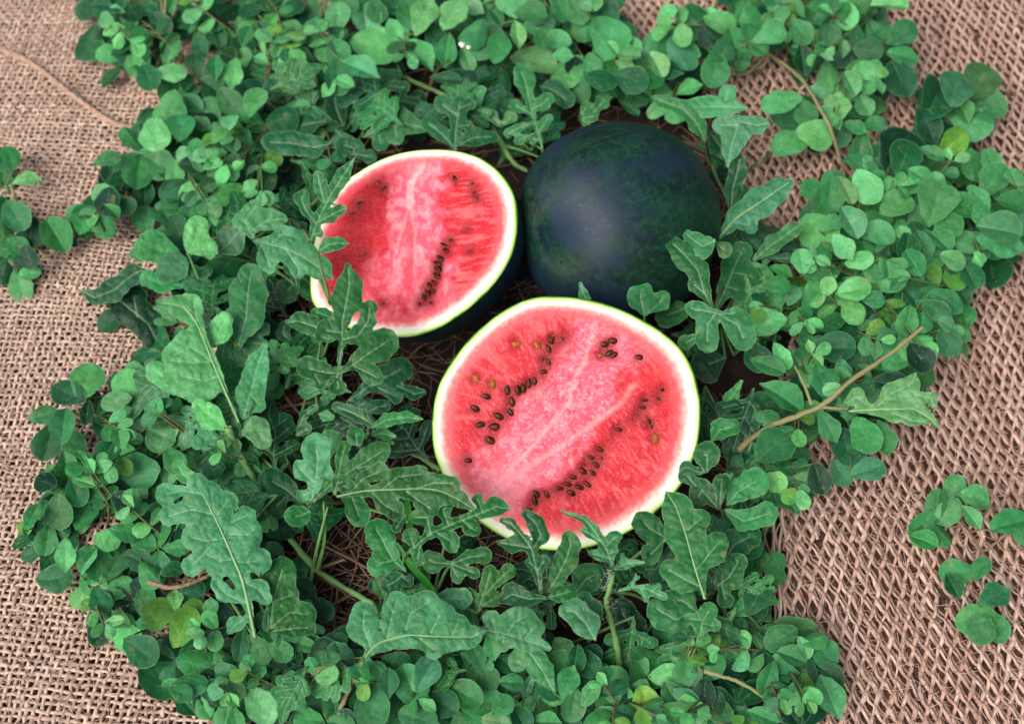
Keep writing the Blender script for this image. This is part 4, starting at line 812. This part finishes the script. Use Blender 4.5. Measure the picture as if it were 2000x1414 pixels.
while cnt < 540:
    x, y = rng.uniform(-60, 2060), rng.uniform(-60, 1470); cnt_ok = poly_in(np.array([x]), np.array([y]), MASS)[0]
    if not cnt_ok or not ok_px(x, y): continue
    cnt += 1
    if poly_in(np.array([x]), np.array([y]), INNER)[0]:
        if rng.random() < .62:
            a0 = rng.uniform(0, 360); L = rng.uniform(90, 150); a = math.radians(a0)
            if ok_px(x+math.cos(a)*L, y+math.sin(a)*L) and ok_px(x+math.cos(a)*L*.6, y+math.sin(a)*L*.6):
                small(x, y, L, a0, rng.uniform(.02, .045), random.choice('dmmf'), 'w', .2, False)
        continue
    z = rng.uniform(.015, .045) if not over_hero(x, y) else .018; a0 = rng.uniform(0, 360); k = int(rng.integers(3, 6)); tn = random.choice('mmdnnmb')
    HUBS.append((x, y, z))
    for q in range(k):
        a = a0+q*360/k+rng.uniform(-18, 18); L = rng.uniform(44, 66); aa = math.radians(a)
        tx, ty = x+math.cos(aa)*L, y+math.sin(aa)*L
        if not poly_in(np.array([tx]), np.array([ty]), MASS)[0] and rng.random() < .8: continue
        if not ok_px(tx, ty): continue
        small(x+math.cos(aa)*5, y+math.sin(aa)*5, L, a, z, tn, 'r', .25, False, hub=(x, y))

# lobed melon leaves standing a little higher among the rest
RING = [[(300,480),(560,480),(560,900),(330,880)], [(560,1180),(1400,1200),(1400,1330),(560,1330)], [(1400,480),(1530,520),(1500,1000),(1400,1000)], [(480,130),(1000,130),(960,260),(480,330)], [(430,900),(560,930),(560,1180),(500,1200)], [(1380,1000),(1480,1000),(1470,1200),(1380,1230)]]
for poly, num in zip(RING, (12, 12, 9, 11, 4, 6)):
    P_ = np.array(poly); got = 0
    while got < num:
        x, y = rng.uniform(P_[:, 0].min(), P_[:, 0].max()), rng.uniform(P_[:, 1].min(), P_[:, 1].max()); a0 = rng.uniform(0, 360); L = rng.uniform(85, 150); a = math.radians(a0)
        got += .05
        if not poly_in(np.array([x]), np.array([y]), poly)[0] or not all(ok_px(x+math.cos(a)*L*q, y+math.sin(a)*L*q) for q in (0, .5, 1)): continue
        small(x, y, L, a0, rng.uniform(.045, .07), random.choice('nfgnm'), 'w', .22, False); got += .95
# upright sprigs: leaf pairs along a thin stem that rises out of the mass
SPR = []
while len(SPR) < 85:
    x, y = rng.uniform(-40, 2040), rng.uniform(-40, 1450)
    X_, Y_ = np.array([x]), np.array([y])
    if not poly_in(X_, Y_, MASS)[0] or poly_in(X_, Y_, INNER)[0] or not ok_px(x, y): continue
    if over_hero(x, y): continue
    da = math.radians(rng.uniform(0, 360)); Ls = rng.uniform(70, 140); k = int(Ls//26)
    ex, ey = x+math.cos(da)*Ls, y+math.sin(da)*Ls
    if not poly_in(np.array([ex]), np.array([ey]), MASS)[0] or not ok_px(ex, ey) or over_hero(ex, ey) or over_hero((x+ex)/2, (y+ey)/2): continue
    P_ = [pt(x+(ex-x)*u+8*math.sin(u*5), y+(ey-y)*u, .02+u*rng.uniform(.05, .065)) for u in (0, .33, .66, 1)]
    SPR.append((x, y, P_)); tn = random.choice('bnngnbm')
    for q in range(k+1):
        u = (q+.5)/(k+.5); px_, py_ = x+(ex-x)*u+8*math.sin(u*5), y+(ey-y)*u; zz = .02+u*.058
        for sg in (-1, 1):
            if rng.random() < .15: continue
            small(px_, py_, rng.uniform(32, 52)*(1.1-.3*u), math.degrees(da)+sg*rng.uniform(45, 85), zz, tn if rng.random() < .7 else random.choice('bny'), 'r', .3, False, hub=(x, y))
    small(ex, ey, rng.uniform(24, 38), math.degrees(da)+rng.uniform(-20, 20), .08, 'b', 'r', .3, False, hub=(x, y))

# ------------------------------------------------------------------ plants: every leaf joins the nearest plant of its kind
RP = [(40,400,'small round-leaved sprig cut by the left edge of the photo'),(50,540,'pair of round leaves at the far left edge, foot of the sprig there'),(130,450,'short runner of round leaves crossing the sackcloth from the left edge'),
(210,370,'upright cluster of dark round leaves just right of the gap of sackcloth at left'),(190,50,'broad round-leaved sprig at the top left corner of the greenery'),(330,130,'round-leaved plant at top left beside the end of the ridge in the sackcloth'),(320,260,'round-leaved plant right of the cord-like ridge in the sackcloth'),(430,90,'round-leaved plant near the top, left of the thin upright stems'),(480,200,'bright fan of oval leaves above the back melon half at upper left'),
(430,350,'round-leaved plant with browned stems left of the back melon half'),(620,60,'dense round-leaved clump along the top edge, left of the middle'),(780,80,'round-leaved clump at the top edge with three bright leaves on one node'),(930,70,'round-leaved clump at the top middle holding the tiny pale flowers'),(1100,60,'leafy clump at the top edge above the whole melon'),(1200,110,'clump with curled yellow green leaves above the whole melon'),(1370,70,'round-leaved clump at the top edge left of the dark gap'),(1540,40,'round-leaved clump along the top edge right of the dark gap'),(1700,80,'dark round-leaved sprig overhanging the net at the top right'),
(1620,210,'tall leafy sprig with a brown stem standing right of the whole melon'),(1850,210,'rosette of broad dark leaves alone on the net at upper right'),(1760,330,'leafy clump below the dark rosette at upper right'),(1900,380,'round-leaved clump touching the right edge of the photo'),(1950,460,'grey green pointed leaves at the right edge of the photo'),(1700,400,'pale mottled clump of round leaves at upper right'),(1640,500,'round-leaved clump in the middle of the right-hand greenery'),(1820,520,'plant with cupped bright leaves at the right rim of the greenery'),(1520,640,'pale round-leaved clump right of the lobed leaves beside the front half'),(1650,690,'round-leaved clump just above the woody branch'),(1800,650,'dark leaves under the tip of the woody branch'),(1560,760,'plant with a crinkled balled leaf above the woody branch'),(1660,880,'drooping oval leaves below the woody branch'),(1570,930,'sprig with long blunt leaves below the start of the woody branch'),
(1870,1000,'small rosette of round leaves alone on the net at lower right'),(1975,1020,'single broad round leaf at the right edge of the net'),(1870,1120,'small three-leaved seedling on the net below the rosette'),(1930,1190,'folded cross of four leaves lowest on the net at right'),
(1570,1270,'round-leaved sprig leaning onto the net at bottom right'),(1610,1390,'long pale leaf beside the dry curled leaf at bottom right'),(1450,1350,'round-leaved clump at the bottom edge with a long bare stem'),(1320,1350,'clump with one bright lime leaf at the bottom edge'),(1180,1330,'round-leaved clump at the bottom edge below the hairy shoot'),(1040,1370,'round-leaved clump at the bottom edge, middle'),(940,1330,'clump around one smooth round leaf at the bottom edge'),(800,1350,'large oval leaves at the bottom edge left of the middle'),(670,1320,'plant with one big grey green round leaf at the bottom'),(530,1370,'round-leaved clump at the bottom edge beside the brown twigs'),
(400,1320,'crinkled dark leaves at the lower left rim of the greenery'),(330,1210,'plant with yellow green leaves at lower left'),(230,1230,'scalloped clump bulging onto the sackcloth at lower left'),(180,1110,'row of round leaves on the sackcloth at the left rim, low'),(70,1040,'sprig with a pale folded tip farthest left in the lower greenery'),(250,1050,'round-leaved clump left of the long pinnate leaf'),(160,960,'pointed leaves on the sackcloth at left below the dark sprig'),(110,830,'dark sprig with an open gap of sackcloth at its right'),(250,790,'three bright leaves on a long stalk at left'),(270,900,'broad pale leaves on a twig left of the pinnate leaf'),
(330,500,'grey green broad leaves where the greenery narrows at left'),(440,860,'small leaves round a red node at the foot of the big pale leaf'),(400,620,'round leaves tucked behind the big pale leaf at left')]
WP = [(640,720,'lobed melon leaf overlapping the lower left of the back half'),(620,440,'narrow-lobed melon shoot leaning over the left rim of the back half'),(500,480,'melon shoot whose grey green leaf points to the back half'),(440,800,'big pale broad-leaved shoot left of the melons'),(230,620,'dark broad leaves lapping onto the sackcloth point at left'),(440,560,'large veined leaves hanging left of the back half'),(410,1110,'long pinnate pale leaf at lower left'),(530,1180,'smooth lobed leaf right of the long pinnate leaf'),(610,980,'melon shoot with rounded leaf lobes left of the front half'),(730,860,'upright folded melon leaf left of the front half'),(700,970,'long horizontal lobed leaf ending on the front half rim'),(790,1100,'deeply cut melon leaf below the rim of the front half'),(880,1180,'small forked melon leaf below the front half'),(720,1270,'large arching melon leaf at the bottom, left of middle'),(940,1230,'scalloped melon leaf right of the large arching leaf'),(1060,1150,'forked melon leaf standing in front of the lowest rim of the front half'),(1160,1230,'cupped melon leaf left of the hairy shoot'),(1195,1100,'young hairy melon shoot with curling tip at the lower rim'),(1310,1180,'dark leaves right of the hairy shoot'),(1370,1150,'large veined leaf at the lower right of the front half'),(1420,1010,'rounded bright leaves right of the front half'),(1370,1260,'melon shoot with pale thick stem at lower right'),(1400,880,'lobed leaves at the right rim of the front half'),(1390,610,'melon leaf with a round notch between whole melon and front half'),(1400,470,'long grey green leaf right of the whole melon'),(1310,600,'heart-shaped leaf above the front half rim'),(1440,230,'pointed pale leaf over the right shoulder of the whole melon'),(1380,280,'crinkled leaf at the upper right of the whole melon'),(890,280,'grey green lobed leaf behind the top of the back half'),(740,250,'spreading lobed leaf above the left of the back half'),(1040,230,'fine-lobed green leaf between back half and whole melon'),(1150,230,'small scalloped leaf above the whole melon'),(660,180,'dark melon leaves in the shade above the back half'),(560,300,'shaded melon leaves upper left of the back half'),(1200,580,'small pale leaf tip between the melons'),(1660,830,'jagged leaf on the woody branch at right'),(1130,160,'melon leaf under the top greenery, middle')]
groups = {'r': 'round-leaved plants ringing the melons', 'w': 'melon shoots around the fruit'}
def stemtube(bag, P, r0, r1, t): P = spline(P, 9); V, Q = tube(P, np.linspace(r0, r1, len(P)), 5); bag.add(V, Q, t)
def labmap(x, y, A): return int(np.argmin(np.hypot(A[:, 0]-x, A[:, 1]-y)))
plant_of = {}
for kind, plist in (('r', RP), ('w', WP)):
    A = np.array([(a, b) for a, b, _ in plist]); buckets = [[] for _ in plist]
    for l in LEAVES:
        if l[0] != kind: continue
        cx, cy = l[5] if len(l) > 5 and l[5] else proj(np.mean([np.array(l[1].matrix_basis @ Vector(v)) for v in (l[1].data.vertices[0].co, l[1].data.vertices[len(l[1].data.vertices)//2].co, l[1].data.vertices[-1].co)], axis=0))
        buckets[int(np.argmin(np.hypot(A[:, 0]-cx, A[:, 1]-cy)))].append(l)
    for (a, b, lab), bk in zip(plist, buckets):
        if not bk: print('EMPTY PLANT', lab); continue
        mx = np.mean([(q[3], q[4]) for q in bk], axis=0)
        pa, pb = a, b
        if abs(mx[0]-a) < 80 and abs(mx[1]-b) < 80: a, b = mx
        R0 = pt(a, b, .006)
        root = empty('melon_shoot' if kind == 'w' else 'leafy_sprig', R0); tag(root, lab, 'vine' if kind == 'w' else 'plant', groups[kind])
        plant_of[lab] = root; bag = Bag()
        for _, o, B, bx, by, *_h in bk:
            o.parent = root; o.matrix_parent_inverse = Matrix.Translation(-Vector(R0))
            B = np.array(B); G = R0+(B-R0)*.35; G[2] = .008+.3*(B[2]-.008)
            mid = (B+G)/2; mid[2] = B[2]*.72; 
            if in_melon(mid) or in_melon(G): G = B+np.array([.004, -.006, -B[2]*.4]); mid = (B+G)/2
            r = .0008 if kind == 'r' else .0014
            t_ = rng.random()**1.5*.8 if kind == 'r' else rng.random()*.15
            stemtube(bag, [R0 if not in_melon(R0) else G, G, mid, B], r*1.3, r*.8, t_)
        if kind == 'r':
            for sx, sy, P_ in SPR:
                if labmap(sx, sy, A) == plist.index((pa, pb, lab)): stemtube(bag, P_, .0011, .0006, rng.uniform(.1, 1))
        child('stem', bag.mesh('stem', M_stem), root)
print('leaves', len(LEAVES))
# ------------------------------------------------------------------ runners and twigs seen on their own
def runner(name, lab, cat, pts, r, material, t=0., zs=None, extra=None):
    P = np.array([pt(x, y, z) for x, y, z in pts]); e = empty(name, P[0]); tag(e, lab, cat)
    Ps = spline(P, 40); Ps += (rng.random((40, 3))-.5)*.0008
    V, Q = tube(Ps, r*np.linspace(1.1, .75, 40)*(1+.12*np.sin(np.linspace(0, 30, 40))), 8); b_ = Bag(); b_.add(V, Q, t)
    for ex in (extra or []):
        P = spline(np.array([pt(x, y, z) for x, y, z in ex]), 14); V, Q = tube(P, r*np.linspace(.7, .3, 14), 6); b_.add(V, Q, t)
    child('stem', b_.mesh('stem', material), e)
runner('vine_runner', 'thick hairy green vine crossing the straw at lower left of the melons', 'vine', [(470,900,.03),(540,1015,.022),(612,1105,.02),(660,1140,.02),(730,1180,.022)], .0030, M_stem, 0, extra=[[(612,1110,.02),(622,1060,.05),(640,990,.08)],[(620,1115,.02),(634,1050,.05),(632,980,.085)],[(612,1112,.02),(605,1140,.015),(590,1172,.01)]])
runner('vine_runner', 'pale green vine running from the leaves to the left rim of the front half', 'vine', [(700,830,.02),(760,862,.02),(810,885,.02),(860,918,.02)], .0030, M_stem, 0)
runner('vine_runner', 'thin green vine lying behind the back half under the top greenery', 'vine', [(740,120,.03),(790,152,.022),(830,170,.02),(880,195,.02),(930,250,.02)], .0026, M_stem, .05)
runner('vine_runner', 'green vine with a joint beside the top left of the whole melon', 'vine', [(955,240,.03),(985,290,.025),(1005,320,.022),(1030,335,.02)], .0028, M_stem, 0, extra=[[(985,285,.025),(1020,295,.03),(1060,310,.03)]])
runner('vine_runner', 'thick pale green stalk at the foot of the big leaf left of the melons', 'vine', [(445,835,.075),(465,880,.06),(490,925,.045),(510,950,.03)], .0030, M_stem, .05)
runner('woody_branch', 'brown woody branch reaching up right across the leaves', 'branch', [(1440,880,.055),(1500,835,.065),(1600,795,.075),(1660,745,.085),(1740,690,.09),(1802,640,.095)], .0023, M_wood, .55, extra=[[(1600,795,.075),(1640,798,.075),(1690,797,.07)],[(1585,790,.072),(1570,750,.08),(1552,715,.085)]])
runner('twig', 'thin brown twig on the tall sprig right of the whole melon', 'twig', [(1500,105,.03),(1560,150,.07),(1600,210,.085),(1625,260,.075),(1650,340,.03)], .0019, M_wood, .5)
runner('twig', 'looped pale twig in the dark gap right of the top middle', 'twig', [(1420,145,.02),(1460,143,.03),(1500,105,.035),(1490,130,.03),(1450,140,.02),(1410,160,.02)], .0014, M_wood, .6)
runner('twig', 'reddish brown twig arching between leaves at lower left', 'twig', [(290,1135,.055),(330,1147,.06),(370,1140,.06),(412,1122,.055)], .0018, M_wood, 0)
runner('twig', 'slanting brown twig in the gap at bottom left', 'twig', [(440,1300,.03),(480,1350,.03),(540,1414,.03)], .0022, M_wood, .1)
runner('twig', 'brown twig rising from the bottom edge to the arching melon leaf', 'twig', [(655,1414,.04),(675,1360,.05),(700,1310,.07),(712,1280,.09)], .0018, M_wood, .3)
runner('twig', 'long bare stem curving down to the bottom right corner of the greenery', 'twig', [(1375,1310,.06),(1440,1330,.055),(1490,1360,.045),(1530,1400,.03),(1560,1440,.02)], .0015, M_wood, .75)
runner('vine_stalk', 'stout pale green stalk at lower right with leaves forking from its top', 'vine', [(1300,1320,.03),(1330,1275,.05),(1360,1250,.07),(1385,1225,.085)], .0024, M_stem, .1)
runner('vine_stalk', 'slim stalk of the hairy shoot standing below the front half', 'vine', [(1212,1310,.02),(1205,1260,.05),(1190,1200,.08),(1185,1170,.10),(1198,1120,.125)], .0024, M_stem, .05)
runner('vine_stalk', 'brown upright stem rising to the top edge at upper left', 'vine', [(318,70,.03),(322,20,.05),(326,-40,.06)], .0015, M_wood, .6, extra=[[(318,70,.03),(316,20,.05),(308,-40,.06)]])
runner('twig', 'dried brown stems between the rosette and the single leaf on the lower right net', 'twig', [(1865,1010,.025),(1890,1040,.018),(1915,1075,.014),(1945,1060,.016),(1975,1030,.025)], .0014, M_wood, 0, extra=[[(1915,1075,.014),(1912,1110,.013),(1905,1140,.013)], [(1890,1040,.018),(1930,1035,.015),(1960,1075,.014)]])
runner('twig', 'tangled brown runner under the leaves by the left edge', 'twig', [(20,360,.03),(50,440,.018),(90,500,.016),(130,470,.018),(170,430,.022),(215,410,.03)], .0013, M_wood, .3, extra=[[(50,440,.018),(40,500,.016),(60,545,.02)]])
# hairs on the young shoot
b_ = Bag()
for _ in range(110):
    x, y = 1188+rng.normal(0, 6), rng.uniform(1110, 1215); P0 = pt(x, y, .125-(y-1110)*.0006); d = rng.normal(0, 1, 3); d[2] *= .5; d = unit(d)*rng.uniform(.002, .0042)
    V, Q = tube(np.array([P0, P0+d*.6, P0+d]), .00009, 3); b_.add(V, Q, 0)
M_hair = simple('hair', (.6, .65, .55), (.7, .75, .65), 50)
for e in list(COL.objects):
    if e.get('label') == 'slim stalk of the hairy shoot standing below the front half': child('hairs', b_.mesh('hairs', M_hair), e)['kind'] = 'stuff'
# grass blades
gb = empty('grass_tuft', pt(795, 1085, .02)); tag(gb, 'two bright green grass blades among the lobed leaves below the front half', 'grass')
for pts in ([(793,1082,.03,2),(800,1030,.06,6),(795,980,.09,5),(790,950,.10,1)], [(775,1060,.085,2),(800,1100,.075,6),(835,1140,.06,6),(872,1180,.04,1)]):
    C_ = np.array([pt(a, b, c) for a, b, c, _ in pts]); W_ = np.interp(np.linspace(0, 3, 20), range(4), [q[3] for q in pts])*PXM; Ps = spline(C_, 20)
    T_ = np.gradient(Ps, axis=0); Sd = np.cross(T_, V0(C_[0])); Sd /= np.linalg.norm(Sd, axis=1)[:, None]
    nv = unit(V0(C_[0])); V = np.stack([Ps-Sd*W_[:, None]+nv*W_[:, None]*.4, Ps, Ps+Sd*W_[:, None]+nv*W_[:, None]*.4], 1).reshape(-1, 3)
    Q = np.array([[i*3+j, i*3+j+1, i*3+j+4, i*3+j+3] for i in range(19) for j in range(2)])
    o = child('blade', mkmesh('blade', V, Q, M_leaf, {'vein': np.zeros(len(V)), 'edge': np.zeros(len(V))}), gb); o.color = (.03, .21, .03, 1)
# dry curled leaf, flowers
seed = 5; gx, gy, s, v, hb, Q = leaf_grid([[(1512,1352,4),(1545,1350,16),(1580,1362,17),(1606,1372,4)]], 3., 8, 1.5, 5)
P = on_plane(gx, gy, pt(1560, 1360, .03), unit(np.array([.1, -.2, 1]))); P[:, 2] += ((gy-1358)**2)*.00001+(fbm(gx/14, gy/14, 3)-.5)*.006
o = link('dry_leaf', mkmesh('dry_leaf', P-P[0], Q, M_dead)); o.location = P[0]; tag(o, 'dry curled grey brown leaf on the ground at bottom right', 'dead leaf')
fl = empty('flower', pt(905, 91, .09)); tag(fl, 'two tiny pale yellow flowers on the clump at the top middle', 'flower')
for x, y, r in ((902, 88, 7), (915, 93, 5)):
    V = []; 
    for i_ in range(7):
        for j_ in range(12):
            a1 = math.pi*i_/6*.98+.02; a2 = j_*math.pi/6; k_ = 1+.25*math.cos(a2*2.5); V.append((math.sin(a1)*math.cos(a2)*k_, math.sin(a1)*math.sin(a2)*k_, math.cos(a1)*.7))
    V = np.array(V)*r*PXM+pt(x, y, .095); Q = np.array([[i_*12+j_, i_*12+(j_+1) % 12, (i_+1)*12+(j_+1) % 12, (i_+1)*12+j_] for i_ in range(6) for j_ in range(12)])
    child('petal_head', mkmesh('petal_head', V, Q, M_flower), fl)
